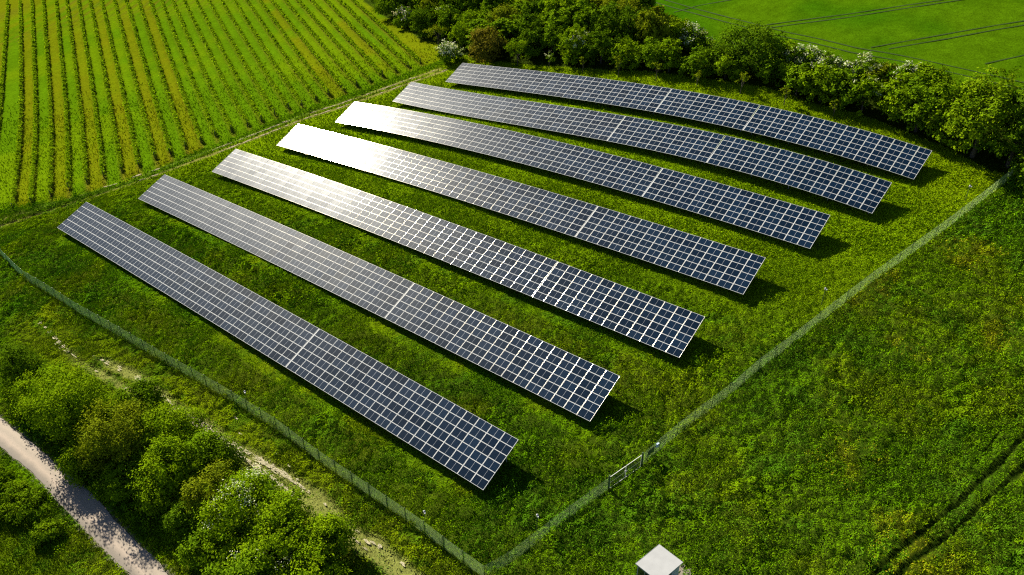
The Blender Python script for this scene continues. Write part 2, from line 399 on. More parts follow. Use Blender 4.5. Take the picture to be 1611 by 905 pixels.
def ground_material():
    m, nt, out = nodes_of('ground_cover'); L = nt.links.new
    a = N(nt, 'ShaderNodeAttribute', attribute_name='alb'); g = N(nt, 'ShaderNodeNewGeometry')
    n1 = N(nt, 'ShaderNodeTexNoise'); n1.inputs['Scale'].default_value = 3.5; n1.inputs['Detail'].default_value = 8; n1.inputs['Roughness'].default_value = .7
    n2 = N(nt, 'ShaderNodeTexNoise'); n2.inputs['Scale'].default_value = .9; n2.inputs['Detail'].default_value = 6
    L(g.outputs['Position'], n1.inputs['Vector']); L(g.outputs['Position'], n2.inputs['Vector'])
    mr = N(nt, 'ShaderNodeMapRange'); mr.inputs[1].default_value = .3; mr.inputs[2].default_value = .7; mr.inputs[3].default_value = .55; mr.inputs[4].default_value = 1.35
    L(n1.outputs[0], mr.inputs[0])
    mr2 = N(nt, 'ShaderNodeMapRange'); mr2.inputs[1].default_value = .3; mr2.inputs[2].default_value = .7; mr2.inputs[3].default_value = .85; mr2.inputs[4].default_value = 1.15
    L(n2.outputs[0], mr2.inputs[0])
    mu = N(nt, 'ShaderNodeMath', operation='MULTIPLY'); L(mr.outputs[0], mu.inputs[0]); L(mr2.outputs[0], mu.inputs[1])
    v = N(nt, 'ShaderNodeVectorMath', operation='SCALE'); L(a.outputs['Color'], v.inputs[0]); L(mu.outputs[0], v.inputs['Scale'])
    b = N(nt, 'ShaderNodeBsdfDiffuse'); L(v.outputs[0], b.inputs[0])
    bp = N(nt, 'ShaderNodeBump'); bp.inputs['Strength'].default_value = .8; bp.inputs['Distance'].default_value = .12
    L(n1.outputs[0], bp.inputs['Height']); L(bp.outputs[0], b.inputs['Normal']); L(b.outputs[0], out.inputs[0])
    return m
M_GROUND = ground_material()
M_GRASS = leaf_material('grass_blades', .10)
M_LEAF = leaf_material('tree_leaves', .20)
M_VINE = leaf_material('vine_leaves', .42)
M_BLOSSOM = leaf_material('blossom_petals', .25)
M_BARK = plain('bark', (.055, .042, .03), .9)
M_STEEL = plain('galvanised_steel', (.42, .43, .44), .45, .6)
M_WIRE = plain('fence_wire', (.44, .60, .20), .5, .0)
M_POST = plain('green_fence_post', (.05, .085, .035), .5, .2)
M_WHITE = plain('white_paint', (.33, .33, .328), .5, 0, .07, 1.5)
M_WALL = plain('pale_grey_wall', (.42, .44, .47), .55, 0, .08, 2)
M_DARKGLASS = plain('dark_glass', (.012, .02, .016), .08, 0, .2, 2)
M_DARK = plain('dark_trim', (.03, .035, .045), .5)
M_ROADM = None

# ---------------------------------------------------------------- ground sheet
def axis(a, b, step, lo, hi):
    v = list(np.arange(a, b, step)); s = step; c = v[-1]
    while c < hi: s *= 1.35; c += s; v.append(c)
    s = step; c = a; pre = []
    while c > lo: s *= 1.35; c -= s; pre.append(c)
    return np.array(pre[::-1] + v)
gx = axis(-150, 118, .5, -2500, 2500); gy = axis(30, 240, .5, -1500, 3500)
GX, GY = np.meshgrid(gx, gy)
px, py = GX.ravel(), GY.ravel()
Z = zones(px, py)
pz = ground(px, py) + .10 * (fbm(px, py, 5, 31) - .5) * (Z['H'] > .06) - .10 * sstep(.0, .5, Z['rd']) - .16 * Z['inrut']
nx, ny = len(gx), len(gy)
ii = np.arange(ny - 1)[:, None] * nx + np.arange(nx - 1)[None]
F = np.stack([ii, ii + 1, ii + nx + 1, ii + nx], -1).reshape(-1, 4)
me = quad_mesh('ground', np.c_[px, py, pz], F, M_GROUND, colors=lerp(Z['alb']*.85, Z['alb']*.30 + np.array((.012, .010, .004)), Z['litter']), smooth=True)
o = link(bpy.data.objects.new('ground', me)); o['kind'] = 'structure'

# ---------------------------------------------------------------- leaf cards
def unit(v): return v / (np.linalg.norm(v, axis=-1, keepdims=True) + 1e-9)
def cards(C, Nn, L, W, T=None, r=rng):
    """diamond leaves: centres, normals, half length, half width, optional long axis"""
    n = len(C)
    if T is None:
        T = r.normal(size=(n, 3))
    T = unit(T - (T * Nn).sum(1, keepdims=True) * Nn); B = np.cross(Nn, T)
    L = np.broadcast_to(L, (n,))[:, None]; W = np.broadcast_to(W, (n,))[:, None]
    V = np.stack([C - T*L, C + B*W - T*L*.1, C + T*L, C - B*W - T*L*.1], 1).reshape(-1, 3)
    return V, np.arange(4*n).reshape(n, 4)
def in_view(x, y, m=.26):
    return (np.abs(x) / np.maximum(y*.843 + 31, 1) < .672 + m)

# ---------------------------------------------------------------- meadow grass and weeds
def dome(x, y, cell, seed):
    """rounded heads of weeds around jittered centres: height 0..1"""
    ix = np.floor(x/cell); iy = np.floor(y/cell); best = np.zeros(len(x))
    for a in (-1, 0, 1):
        for b_ in (-1, 0, 1):
            jx, jy = ix + a, iy + b_
            cx_ = (jx + .1 + .8*hash2(jx, jy, seed))*cell; cy_ = (jy + .1 + .8*hash2(jx, jy, seed+1))*cell
            rr = cell*(.32 + .34*hash2(jx, jy, seed+2)); hh = .40 + .60*hash2(jx, jy, seed+3)
            q = 1 - ((x-cx_)**2 + (y-cy_)**2)/rr**2
            best = np.maximum(best, hh*np.sqrt(np.clip(q, 0, 1)))
    return best
def clump(x, y):
    wx = x + .35*(vnoise(x, y, .8, 301) - .5); wy = y + .35*(vnoise(x, y, .8, 302) - .5)
    return .03 + (.80*dome(wx, wy, 1.25, 11) + .20*dome(wx, wy, .55, 23)) * (.55 + .9*vnoise(x, y, 4.3, 77))
def meadow(n, x0, x1, y0, y1, size, blade, r):
    x = r.uniform(x0, x1, n); y = r.uniform(y0, y1, n)
    k = in_view(x, y); x, y = x[k], y[k]
    z = zones(x, y)
    h = z['H'] * clump(x, y)
    keep = ~z['road'] & ~z['inrut'] & (r.random(len(x)) < np.clip(.25 + z['H']*3.2, 0, 1)) & ~(z['wood'] & (r.random(len(x)) < .6))
    keep &= r.random(len(x)) > .85*np.clip(z['track'], 0, 1)
    keep &= ~z['vine'] | ((r.random(len(x)) < .30) & (y < 190))
    keep &= ~z['field'] & (r.random(len(x)) > .8*z['worn'])
    x, y, h = x[keep], y[keep], h[keep]
    alb = z['alb'][keep]; up = np.clip(z['up'][keep] + z['vine'][keep] + z['field'][keep], 0, 1)
    e = .12
    hx = (z['H'][keep]*clump(x+e, y) - h) / e; hy = (z['H'][keep]*clump(x, y+e) - h) / e
    hx = np.clip(hx, -2.2, 2.2); hy = np.clip(hy, -2.2, 2.2)
    nn = unit(np.c_[-hx, -hy, np.ones(len(x))] + r.normal(size=(len(x), 3))*.24)
    t = r.random(len(x))**.35
    isb = r.random(len(x)) < np.clip(.06 + .75*sstep(.42, .62, fbm(x, y, 5.0, 611)) + .35*up, 0, .9)
    g = ground(x, y)
    C = np.c_[x, y, g + h*t + .02]
    L = size * r.uniform(.6, 1.4, len(x)) * (.82 + .35*sstep(.5, .7, fbm(x, y, 3.0, 612))); W = L * r.uniform(.42, .62, len(x))
    # upright blades where the grass is finer
    az = r.uniform(0, 2*math.pi, len(x))
    nb = np.c_[np.cos(az), np.sin(az), np.zeros(len(x))]; tb = np.c_[r.normal(size=(len(x), 2))*.35, np.ones(len(x))]
    nn = np.where(isb[:, None], unit(nb + np.array((0, 0, .55))), nn)
    T = np.where(isb[:, None], tb, r.normal(size=(len(x), 3)))
    L = np.where(isb, blade*(.6 + .8*r.random(len(x))), L); W = np.where(isb, L*.28, W)
    C[:, 2] = np.where(isb, g + L*.55 + h*.35, C[:, 2])
    j = np.exp(r.normal(size=len(x))*.13)[:, None]
    hue = r.normal(size=len(x))[:, None] * np.array((.07, .0, .0)) + 1
    col = alb * j * hue
    # scattered brighter green herbs
    herb = (fbm(x, y, 2.4, 222) > .60) & (up < .4)
    col = np.where(herb[:, None], lerp(col, np.array((.05, .145, .006)), np.full(len(x), .55)), col)
    fl = (z['fl'][keep] > .3) & (r.random(len(x)) < .10)
    col = np.where(fl[:, None], np.array((.34, .31, .012)), col)
    V, F = cards(C, nn, L, W, T, r)
    return V, F, np.repeat(col, 4, 0)
r1 = np.random.default_rng(3)
Vs, Fs, Cs, off = [], [], [], 0
for args in ((1450000, -84, 84, 36, 84, .080, .11), (960000, -128, 112, 84, 128, .130, .16), (380000, -130, 100, 128, 178, .22, .22), (170000, -215, 105, 178, 310, .34, .30)):
    V, F, Cc = meadow(*args, r1)
    Vs.append(V); Fs.append(F + off); Cs.append(Cc); off += len(V)
me = quad_mesh('meadow_grass', np.concatenate(Vs), np.concatenate(Fs), M_GRASS, colors=np.concatenate(Cs))
o = link(bpy.data.objects.new('meadow_grass', me)); o['kind'] = 'stuff'
tag(o, 'rough green meadow grass and weeds covering the hillside', 'grass')

# ---------------------------------------------------------------- road, chalk, tramlines
def road_material():
    m, nt, out = nodes_of('worn_asphalt'); L = nt.links.new
    g = N(nt, 'ShaderNodeNewGeometry'); uvn = N(nt, 'ShaderNodeUVMap', uv_map='uv')
    n1 = N(nt, 'ShaderNodeTexNoise'); n1.inputs['Scale'].default_value = 9; n1.inputs['Detail'].default_value = 8; n1.inputs['Roughness'].default_value = .75
    n2 = N(nt, 'ShaderNodeTexNoise'); n2.inputs['Scale'].default_value = .55; n2.inputs['Detail'].default_value = 4
    for q in (n1, n2): L(g.outputs['Position'], q.inputs['Vector'])
    sp = N(nt, 'ShaderNodeSeparateXYZ'); L(uvn.outputs[0], sp.inputs[0])
    # paler worn band in the middle, greyer towards the left edge
    cr = N(nt, 'ShaderNodeValToRGB')
    e = cr.color_ramp.elements; e[0].position = 0; e[0].color = (.18, .155, .13, 1); e[1].position = 1; e[1].color = (.285, .24, .195, 1)
    for p_, c_ in ((.2, (.22, .185, .15, 1)), (.42, (.355, .285, .225, 1)), (.62, (.295, .245, .195, 1)), (.8, (.335, .275, .215, 1))):
        k = e.new(p_); k.color = c_
    ad = N(nt, 'ShaderNodeMath', operation='MULTIPLY_ADD'); L(n2.outputs[0], ad.inputs[0]); ad.inputs[1].default_value = .35; L(sp.outputs[0], ad.inputs[2])
    sb = N(nt, 'ShaderNodeMath', operation='SUBTRACT'); L(ad.outputs[0], sb.inputs[0]); sb.inputs[1].default_value = .17
    L(sb.outputs[0], cr.inputs[0])
    mr = N(nt, 'ShaderNodeMapRange'); mr.inputs[1].default_value = .3; mr.inputs[2].default_value = .7; mr.inputs[3].default_value = .82; mr.inputs[4].default_value = 1.18
    L(n1.outputs[0], mr.inputs[0])
    v = N(nt, 'ShaderNodeVectorMath', operation='SCALE'); L(cr.outputs[0], v.inputs[0]); L(mr.outputs[0], v.inputs['Scale'])
    b = N(nt, 'ShaderNodeBsdfPrincipled'); b.inputs['Roughness'].default_value = .9; b.inputs['Specular IOR Level'].default_value = .25
    L(v.outputs[0], b.inputs['Base Color']); L(b.outputs[0], out.inputs[0])
    return m
a = resample(ROADL, .8); nseg = len(a) - 1
tl = np.linspace(0, 1, nseg + 1)
b = resample(ROADR, .8); b = np.stack([np.interp(tl, np.linspace(0, 1, len(b)), b[:, k]) for k in (0, 1)], 1)
# pair each left point with the nearest point of the right edge
bb = resample(ROADR, .1)
b = np.array([bb[np.argmin(((bb - q)**2).sum(1))] for q in a])
jit = lambda s: (vnoise(np.arange(nseg+1)*1.0, np.zeros(nseg+1), 1.7, s) - .5)[:, None]
dirv = unit(b - a)
K = 9; rows = []
for i in range(K):
    t = i / (K - 1)
    q = a + (b - a) * t
    if i == 0: q = q + dirv * .45 * jit(5)
    if i == K - 1: q = q + dirv * .45 * jit(6)
    rows.append(np.c_[q, ground(q[:, 0], q[:, 1]) + .025 + .05*math.sin(math.pi*t)])
V = np.stack(rows, 1).reshape(-1, 3)
ii = np.arange(nseg)[:, None]*K + np.arange(K-1)[None]
F = np.stack([ii, ii+1, ii+K+1, ii+K], -1).reshape(-1, 4)
uv = np.stack([(F % K) / (K-1), (F // K) * .2], -1).reshape(-1, 2)
me = quad_mesh('road', V, F, road_material(), smooth=True, uv=uv)
o = link(bpy.data.objects.new('road', me)); o['kind'] = 'structure'

def patches(name, centres, m, r, lift=.03):
    """irregular flat patches lying on the ground: (x, y, half length, half width, heading)"""
    V, F = [], []; n = 0
    for (x, y, l, w, hd) in centres:
        k = 12; t = np.arange(k)*2*math.pi/k; rad = 1 + .35*r.normal(size=k).clip(-1.2, 1.2)
        ux, uy = math.cos(hd), math.sin(hd)
        X = x + rad*(l*np.cos(t)*ux - w*np.sin(t)*uy); Y = y + rad*(l*np.cos(t)*uy + w*np.sin(t)*ux)
        X = np.r_[X, x]; Y = np.r_[Y, y]
        V.append(np.c_[X, Y, ground(X, Y) + lift + r.uniform(0, .02)])
        F += [(n+k, n+i, n+(i+1) % k) for i in range(k)]; n += k + 1
    me = quad_mesh(name, np.concatenate(V), np.array(F), m)
    o = link(bpy.data.objects.new(name, me)); o['kind'] = 'structure'
    return o
rc = np.random.default_rng(8)
M_CHALK = plain('bare_chalk', (.36, .32, .20), .95, 0, .35, 6, .1)
cl = []
for L, dens in ((CHALK1, 1.0), (CHALK2, .85)):
    P = resample(L, .22)
    for i in range(len(P)-1):
        x, y = P[i]; hd = math.atan2(*(P[min(i+3, len(P)-1)] - P[max(i-3, 0)])[::-1])
        bare = float(fbm(np.array([x]), np.array([y]), 7, 55)[0])
        w = .12 + .85*max(0, bare-.38)
        near = 1 if -46 < x < -8 else .18
        if L is CHALK1 and -38 < x < -29: near = 2.4
        if rc.random() < dens*near*np.clip((bare-.28)*2.6, 0, 1):
            for _ in range(8): cl.append((x + rc.normal()*.45*w, y + rc.normal()*.45*w, rc.uniform(.06, .34), w*rc.uniform(.06, .20), hd))
        if rc.random() < .05*near and -40 < x < -6:
            cl.append((x + rc.normal()*1.1 + .6, y + rc.normal()*1.1 + .6, rc.uniform(.15, .45), rc.uniform(.05, .14), hd))
patches('chalk_path', cl, M_CHALK, rc, .10)
# bare stones and dry soil along the farm track
M_SOIL = plain('dry_soil', (.24, .20, .12), .95, 0, .3, 5, .1)
cl = []
for L in (TRACK1, TRACK2):
    P = resample(L, .35)
    for i in range(len(P)-1):
        x, y = P[i]
        if rc.random() < .55*np.clip((float(fbm(np.array([x]), np.array([y]), 11, 91)[0]) - .34)*5, 0, 1):
            hd = math.atan2(*(P[i+1]-P[i])[::-1])
            cl.append((x + rc.normal()*.15, y + rc.normal()*.15, rc.uniform(.3, .8), rc.uniform(.1, .28), hd))
patches('dirt_track', cl, M_SOIL, rc, .05)
M_TRAM = plain('tramline_soil', (.026, .050, .006), .95, 0, .3, 4, .1)
V, F, n = [], [], 0
for L in TRAMS:
    P = resample(L, 1.0); d = np.gradient(P, axis=0); d = unit(d); nrm = np.c_[-d[:, 1], d[:, 0]]
    w = .15 + .08*(vnoise(np.arange(len(P))*1.0, np.zeros(len(P)), 3.1, 12) - .5)
    nv = .14 + .30*(vnoise(np.arange(len(P))*1.0, np.ones(len(P)), 9, 13) - .5)
    for sgn in (1, -1):
        q = P + sgn*nrm*w[:, None]
        V.append(np.c_[q, ground(q[:, 0], q[:, 1]) + .06])
    k = len(P)
    F += [(n+i, n+k+i, n+k+i+1, n+i+1) for i in range(k-1)]; n += 2*k
me = quad_mesh('wheel_tracks', np.concatenate(V), np.array(F), M_TRAM)
o = link(bpy.data.objects.new('wheel_tracks', me)); o['kind'] = 'structure'

# ---------------------------------------------------------------- solar tables
def glass_material():
    m, nt, out = nodes_of('solar_glass'); L = nt.links.new
    uvn = N(nt, 'ShaderNodeUVMap', uv_map='uv'); sp = N(nt, 'ShaderNodeSeparateXYZ'); L(uvn.outputs[0], sp.inputs[0])
    def math_(op, a, b=None):
        q = N(nt, 'ShaderNodeMath', operation=op)
        for i, s in enumerate((a, b)):
            if s is None: continue
            if isinstance(s, (int, float)): q.inputs[i].default_value = s
            else: L(s, q.inputs[i])
        return q.outputs[0]
    u, v = sp.outputs[0], sp.outputs[1]
    # pale gap between the two half-cell blocks
    mid = math_('LESS_THAN', math_('ABSOLUTE', math_('SUBTRACT', u, .5)), .008)
    def lines(c, n, w):
        f = math_('FRACT', math_('MULTIPLY', c, n)); return math_('GREATER_THAN', math_('ABSOLUTE', math_('SUBTRACT', f, .5)), .5 - w)
    cell = math_('MAXIMUM', lines(u, 20, .022), lines(v, 6, .015))
    wn_ = N(nt, 'ShaderNodeTexWhiteNoise'); wn_.noise_dimensions = '2D'
    fl = N(nt, 'ShaderNodeVectorMath', operation='FLOOR'); sc_ = N(nt, 'ShaderNodeVectorMath', operation='MULTIPLY')
    L(uvn.outputs[0], sc_.inputs[0]); sc_.inputs[1].default_value = (20, 6, 1); L(sc_.outputs[0], fl.inputs[0])
    oi = N(nt, 'ShaderNodeObjectInfo'); av = N(nt, 'ShaderNodeVectorMath', operation='ADD'); L(fl.outputs[0], av.inputs[0]); L(oi.outputs['Random'], av.inputs[1])
    L(av.outputs[0], wn_.inputs[0])
    c1 = N(nt, 'ShaderNodeMixRGB'); L(wn_.outputs[0], c1.inputs[0]); c1.inputs[1].default_value = (.0016, .0095, .024, 1); c1.inputs[2].default_value = (.0024, .0120, .030, 1)
    c2 = N(nt, 'ShaderNodeMixRGB'); L(math_('MULTIPLY', cell, .55), c2.inputs[0]); L(c1.outputs[0], c2.inputs[1]); c2.inputs[2].default_value = (.045, .06, .085, 1)
    c3 = N(nt, 'ShaderNodeMixRGB'); L(math_('MULTIPLY', mid, .75), c3.inputs[0]); L(c2.outputs[0], c3.inputs[1]); c3.inputs[2].default_value = (.45, .47, .50, 1)
    tv = N(nt, 'ShaderNodeMapRange'); L(oi.outputs['Random'], tv.inputs[0]); tv.inputs[3].default_value = .75; tv.inputs[4].default_value = 1.3
    hv = N(nt, 'ShaderNodeVectorMath', operation='SCALE'); L(c3.outputs[0], hv.inputs[0]); L(tv.outputs[0], hv.inputs['Scale'])
    b = N(nt, 'ShaderNodeBsdfPrincipled'); L(hv.outputs[0], b.inputs['Base Color'])
    rr = N(nt, 'ShaderNodeMapRange'); L(oi.outputs['Random'], rr.inputs[0]); rr.inputs[3].default_value = .37; rr.inputs[4].default_value = .41
    L(rr.outputs[0], b.inputs['Roughness']); b.inputs['IOR'].default_value = 1.45; b.inputs['Specular IOR Level'].default_value = .04
    b.inputs['Coat Weight'].default_value = .035; b.inputs['Coat Roughness'].default_value = .20
    L(b.outputs[0], out.inputs[0])
    return m
def frame_material():
    m, nt, out = nodes_of('anodised_frame'); L = nt.links.new
    d = N(nt, 'ShaderNodeBsdfDiffuse'); d.inputs[0].default_value = (.66, .66, .64, 1)
    g = N(nt, 'ShaderNodeBsdfGlossy'); g.inputs[0].default_value = (1.0, .88, .66, 1); g.inputs['Roughness'].default_value = .14
    x = N(nt, 'ShaderNodeMixShader'); x.inputs[0].default_value = .26; L(d.outputs[0], x.inputs[1]); L(g.outputs[0], x.inputs[2]); L(x.outputs[0], out.inputs[0])
    return m
M_GLASS = glass_material(); M_FRAME = frame_material()
M_BACK = plain('white_backsheet', (.5, .5, .5), .7)
TH = .035
def module_geo(Lm, Wm):
    """one landscape module: x along the row, y up the slope, origin at its lower left corner"""
    fw = .035; fs = .053
    V, F, MI, SM, UV = [], [], [], [], []
    def quad(p, mi, sm, uv=((0,0),(1,0),(1,1),(0,1))):
        n = len(V); V.extend(p); F.append((n, n+1, n+2, n+3)); MI.append(mi); SM.append(sm); UV.extend(uv)
    def strip(A, B, sm):
        n = len(V); V.extend(A); V.extend(B); k = len(A)
        for i in range(k-1):
            F.append((n+i, n+i+1, n+k+i+1, n+k+i)); MI.append(1); SM.append(sm); UV.extend(((0,0),)*4)
    g = .004
    x0, x1, y0, y1 = g, Lm-g, g, Wm-g
    quad([(x0+fs, y0+fw, -.003), (x1-fs, y0+fw, -.003), (x1-fs, y1-fw, -.003), (x0+fs, y1-fw, -.003)], 0, False)
    quad([(x0, y1, -TH), (x1, y1, -TH), (x1, y0, -TH), (x0, y0, -TH)], 2, False)
    # long frame members
    for a, b in ((y0, y0+fw), (y1-fw, y1)):
        quad([(x0+fs, a, 0), (x1-fs, a, 0), (x1-fs, b, 0), (x0+fs, b, 0)], 1, False)
    quad([(x0, y0, -TH), (x1, y0, -TH), (x1, y0, 0), (x0, y0, 0)], 1, False)
    quad([(x1, y1, -TH), (x0, y1, -TH), (x0, y1, 0), (x1, y1, 0)], 1, False)
    # short members with a rounded top
    for a in (x0, x1-fs):
        pr = [(a, -TH), (a, 0)] + [(a + fs*t, .012*math.sin(math.pi*t)) for t in (.17, .34, .5, .66, .83)] + [(a+fs, 0), (a+fs, -.004)]
        strip([(x, y1, z) for x, z in pr], [(x, y0, z) for x, z in pr], True)
    return np.array(V, float), np.array(F), MI, SM, UV
GROUP_T = 'long solar tables standing in rows on the meadow'
names_r = ['nearest', 'second nearest', 'third nearest', 'middle', 'third farthest', 'second farthest', 'farthest']
pt = np.random.default_rng(21)
CAMP = np.array((0, 0, 62.0))
def row_curve(row):
    P = [np.array(t[1]) for t in TABLES if t[0] == row] + [np.array([t for t in TABLES if t[0] == row][-1][2])]
    P = np.array(P); d = P[-1, :2] - P[0, :2]; L_ = np.linalg.norm(d); d /= L_
    u = (P[:, :2] - P[0, :2]) @ d; v = (P[:, :2] - P[0, :2]) @ np.array((-d[1], d[0]))
    cz = np.polyfit(u/50, P[:, 2], len(P)-1); cv = np.polyfit(u/50, v, len(P)-1)
    def f(q):
        vv = np.polyval(cv, q/50); return np.array((*(P[0, :2] + d*q + np.array((-d[1], d[0]))*vv), np.polyval(cz, q/50)))
    return f, (lambda p: float((np.array(p[:2]) - P[0, :2]) @ d))
for ti, (row, B0, B1, ncol, lab) in enumerate(TABLES):
    curve, upos = row_curve(row); U0, U1 = upos(B0), upos(B1)
    B0 = np.array(B0); B1 = np.array(B1); d = B1 - B0; LEN = np.linalg.norm(d); d = d / LEN
    s = UP_SLOPE - (UP_SLOPE @ d) * d; S = np.linalg.norm(s); s = s / S; nrm = np.cross(d, s)
    gap = .16
    Lm = (LEN - gap) / ncol; Wm = S / 6
    mid = (B0 + B1)/2 + s*S/2
    base = np.array((mid[0], mid[1], g1(mid[0], mid[1])))
    root = empty('solar_table', base, lab, 'solar array', GROUP_T)
    Rm = np.stack([d, s, nrm], 1)
    V, F, MI, SM, UV = module_geo(Lm, Wm)
    me = quad_mesh('solar_panel', V, F, [M_GLASS, M_FRAME, M_BACK], smooth=SM, fmat=MI, uv=UV)
    gu = gap/2*(U1-U0)/LEN
    edges = np.array([curve(q) for q in np.linspace(U0+gu, U1-gu, ncol+1)])
    cells = []
    for i in range(ncol):
        for j in range(6):
            e0, e1 = edges[i], edges[i+1]
            dl = unit(e1 - e0); sl = UP_SLOPE - (UP_SLOPE @ dl)*dl; sl = sl/np.linalg.norm(sl); nl_ = np.cross(dl, sl)
            p = e0 + sl*(j*Wm)
            cells.append((np.linalg.norm(p - CAMP), i, j, p, np.stack([dl, sl, nl_], 1)))
    cells.sort(key=lambda q: q[0])
    first = None; rest = []
    colt = pt.normal(size=(ncol, 2))*.0022
    for k, (_, i, j, p, Rm) in enumerate(cells):
        tilt = colt[i] + pt.normal(size=2)*.0042
        tm = Matrix.Rotation(float(tilt[0]), 4, 'X') @ Matrix.Rotation(float(tilt[1]), 4, 'Y')
        mat = Matrix.Translation(Vector(p - base)) @ Matrix([[*Rm[0], 0], [*Rm[1], 0], [*Rm[2], 0], [0, 0, 0, 1]]) @ Matrix.Translation((Lm/2, Wm/2, 0)) @ tm @ Matrix.Translation((-Lm/2, -Wm/2, 0))
        if k < 100:
            if first is None:
                o = first = bpy.data.objects.new('solar_panel', me)
            else:
                o = first.copy()
            link(o, root); o.matrix_local = mat
        else:
            rest.append(np.array(mat))
    if rest:
        Vh = np.c_[V, np.ones(len(V))]
        VV = np.concatenate([(Vh @ q.T)[:, :3] for q in rest])
        FF = np.concatenate([F + k*len(V) for k in range(len(rest))])
        m2 = quad_mesh('solar_panels', VV, FF, [M_GLASS, M_FRAME, M_BACK], smooth=list(SM)*len(rest), fmat=list(MI)*len(rest), uv=list(UV)*len(rest))
        o = link(bpy.data.objects.new('solar_panels', m2), root); o['kind'] = 'stuff'
    for q_, lab_ in ((0, 'l'), (LEN, 'r')):
        seam = min(np.linalg.norm((B0 if q_ == 0 else B1) - np.array(t[1 if q_ else 2])) for t in TABLES if t[0] == row)
        if seam > .5 or q_ == LEN: continue
        mb = MB(); p0 = B0 + d*q_
        mb.box((-.055, .01, -.03), (.055, S-.01, -.006), 0, (p0, np.array([d, s, nrm]))); mb.build('cover_strip', M_FRAME, root, off=base)
    # substructure
    und = -TH - .03
    at = lambda q: curve(U0 + (U1-U0)*q/LEN)
    for t in (.12, .37, .63, .88):
        mb = MB(); qs = np.linspace(.08, LEN-.08, max(3, ncol//4))
        pp = [at(q) + s*(S*t) + nrm*und for q in qs]
        for a_, b_ in zip(pp[:-1], pp[1:]): mb.beam(a_, b_, .05, .055, 0, nrm)
        mb.build('purlin', M_STEEL, root, off=base)
    nf = max(2, int(round(LEN/5.2)))
    for k in range(nf):
        q = .9 + (LEN - 1.8)*k/(nf-1)
        mb = MB(); p = at(q) + nrm*(und-.075)
        mb.beam(p + s*(.06*S), p + s*(.95*S), .07, .09, 0, nrm)
        mb.build('rafter', M_STEEL, root, off=base)
        for t in (.22, .80):
            w = p + s*(S*t) + d*.085
            gz = g1(w[0], w[1])
            mb = MB(); mb.box((w[0]-.05, w[1]-.05, gz-.3), (w[0]+.05, w[1]+.05, w[2]+.02)); mb.build('leg', M_STEEL, root, off=base)
        mb = MB(); w0 = p + s*(S*.80) + d*.085; w1 = p + s*(S*.5)
        mb.beam((w0[0], w0[1], g1(w0[0], w0[1]) + .7), w1 - nrm*.02, .05); mb.build('brace', M_STEEL, root, off=base)

# ---------------------------------------------------------------- vineyard rows
rv = np.random.default_rng(33)
ORD = {1: 'first', 2: 'second', 3: 'third', 4: 'fourth', 5: 'fifth', 6: 'sixth', 7: 'seventh', 8: 'eighth', 9: 'ninth', 10: 'tenth', 11: 'eleventh', 12: 'twelfth', 13: 'thirteenth', 14: 'fourteenth', 15: 'fifteenth', 16: 'sixteenth', 17: 'seventeenth', 18: 'eighteenth', 19: 'nineteenth', 20: 'twentieth', 21: 'twenty first', 22: 'twenty second', 23: 'twenty third', 24: 'twenty fourth', 25: 'twenty fifth', 26: 'twenty sixth', 27: 'twenty seventh', 28: 'twenty eighth', 29: 'twenty ninth'}
for k, (e, az, ln) in enumerate(zip(VEND, VAZ, VLEN)):
    dx, dy = math.sin(R(az)), math.cos(R(az))
    base = np.array((e[0], e[1], g1(*e)))
    nn_ = 29 - k
    lab = ('leafy vine row, %s counted from the wood end of the vineyard' % ORD[nn_]) if nn_ > 1 else 'leafy vine row closest to the wood beside the tan strip'
    root = empty('vine_row', base, lab, 'vine row', 'vine rows planted in the striped field')
    n = int(ln * 110)
    t = rv.uniform(0, ln, n)
    # single vines every metre with gaps
    ph = t / 1.05; iv = np.floor(ph); vig = hash2(iv, np.full(n, k), 5)
    dens = np.where(vig < .07, .12, .55 + .45*vig)
    bulge = 1 - .55*np.abs((ph - iv) - .5)*2
    keep = rv.random(n) < dens*(.72 + .28*bulge)*(.55 + .7*vnoise(t, np.full(n, 3.0+k*5), 6.0, 19))
    t, vig, bulge = t[keep], vig[keep], bulge[keep]; n = len(t)
    ht = (1.0 + .55*vig) * (.75 + .25*bulge)
    hh = .35 + rv.random(n)**.45 * (ht - .35)
    wob = .18*(vnoise(t, np.full(n, k*7.0), 3.5, 9) - .5)
    lat = wob + rv.normal(size=n)*.21*(.6 + .5*np.sin(math.pi*np.clip((hh-.3)/(ht-.25), 0, 1)))
    x = e[0] + dx*t + dy*lat; y = e[1] + dy*t - dx*lat
    C = np.c_[x, y, ground(x, y) + hh]
    far = np.clip((np.hypot(x, y) - 130)/150, 0, 1)
    Nn = unit(np.c_[dy*np.sign(lat)*.45, -dx*np.sign(lat)*.45, np.full(n, .75)] + rv.normal(size=(n, 3))*.55)
    L = (.13 + .05*far)*rv.uniform(.75, 1.3, n)
    V, F = cards(C - base, Nn, L, L*.72, None, rv)
    young = rv.random(n)
    col = lerp(np.array((.12, .22, .004)), np.array((.22, .31, .006)), young)
    me = quad_mesh('foliage', V, F, M_VINE, colors=np.repeat(col*np.exp(rv.normal(size=n)*.15)[:, None], 4, 0))
    link(bpy.data.objects.new('foliage', me), root)
    mb = MB(); mb.tube([(0, 0, -.2), (-.10*dx, -.10*dy, 1.45)], .05, 6); mb.build('end_post', M_BARK, root)
    mb = MB()
    tt = np.arange(.5, ln, 1.05)
    for q in tt:
        x_, y_ = e[0] + dx*q, e[1] + dy*q; z_ = g1(x_, y_) - base[2]
        mb.box((dx*q-.03, dy*q-.03, z_-.05), (dx*q+.03, dy*q+.03, z_+.6))
    o = mb.build('stems', M_BARK, root); o['kind'] = 'stuff'

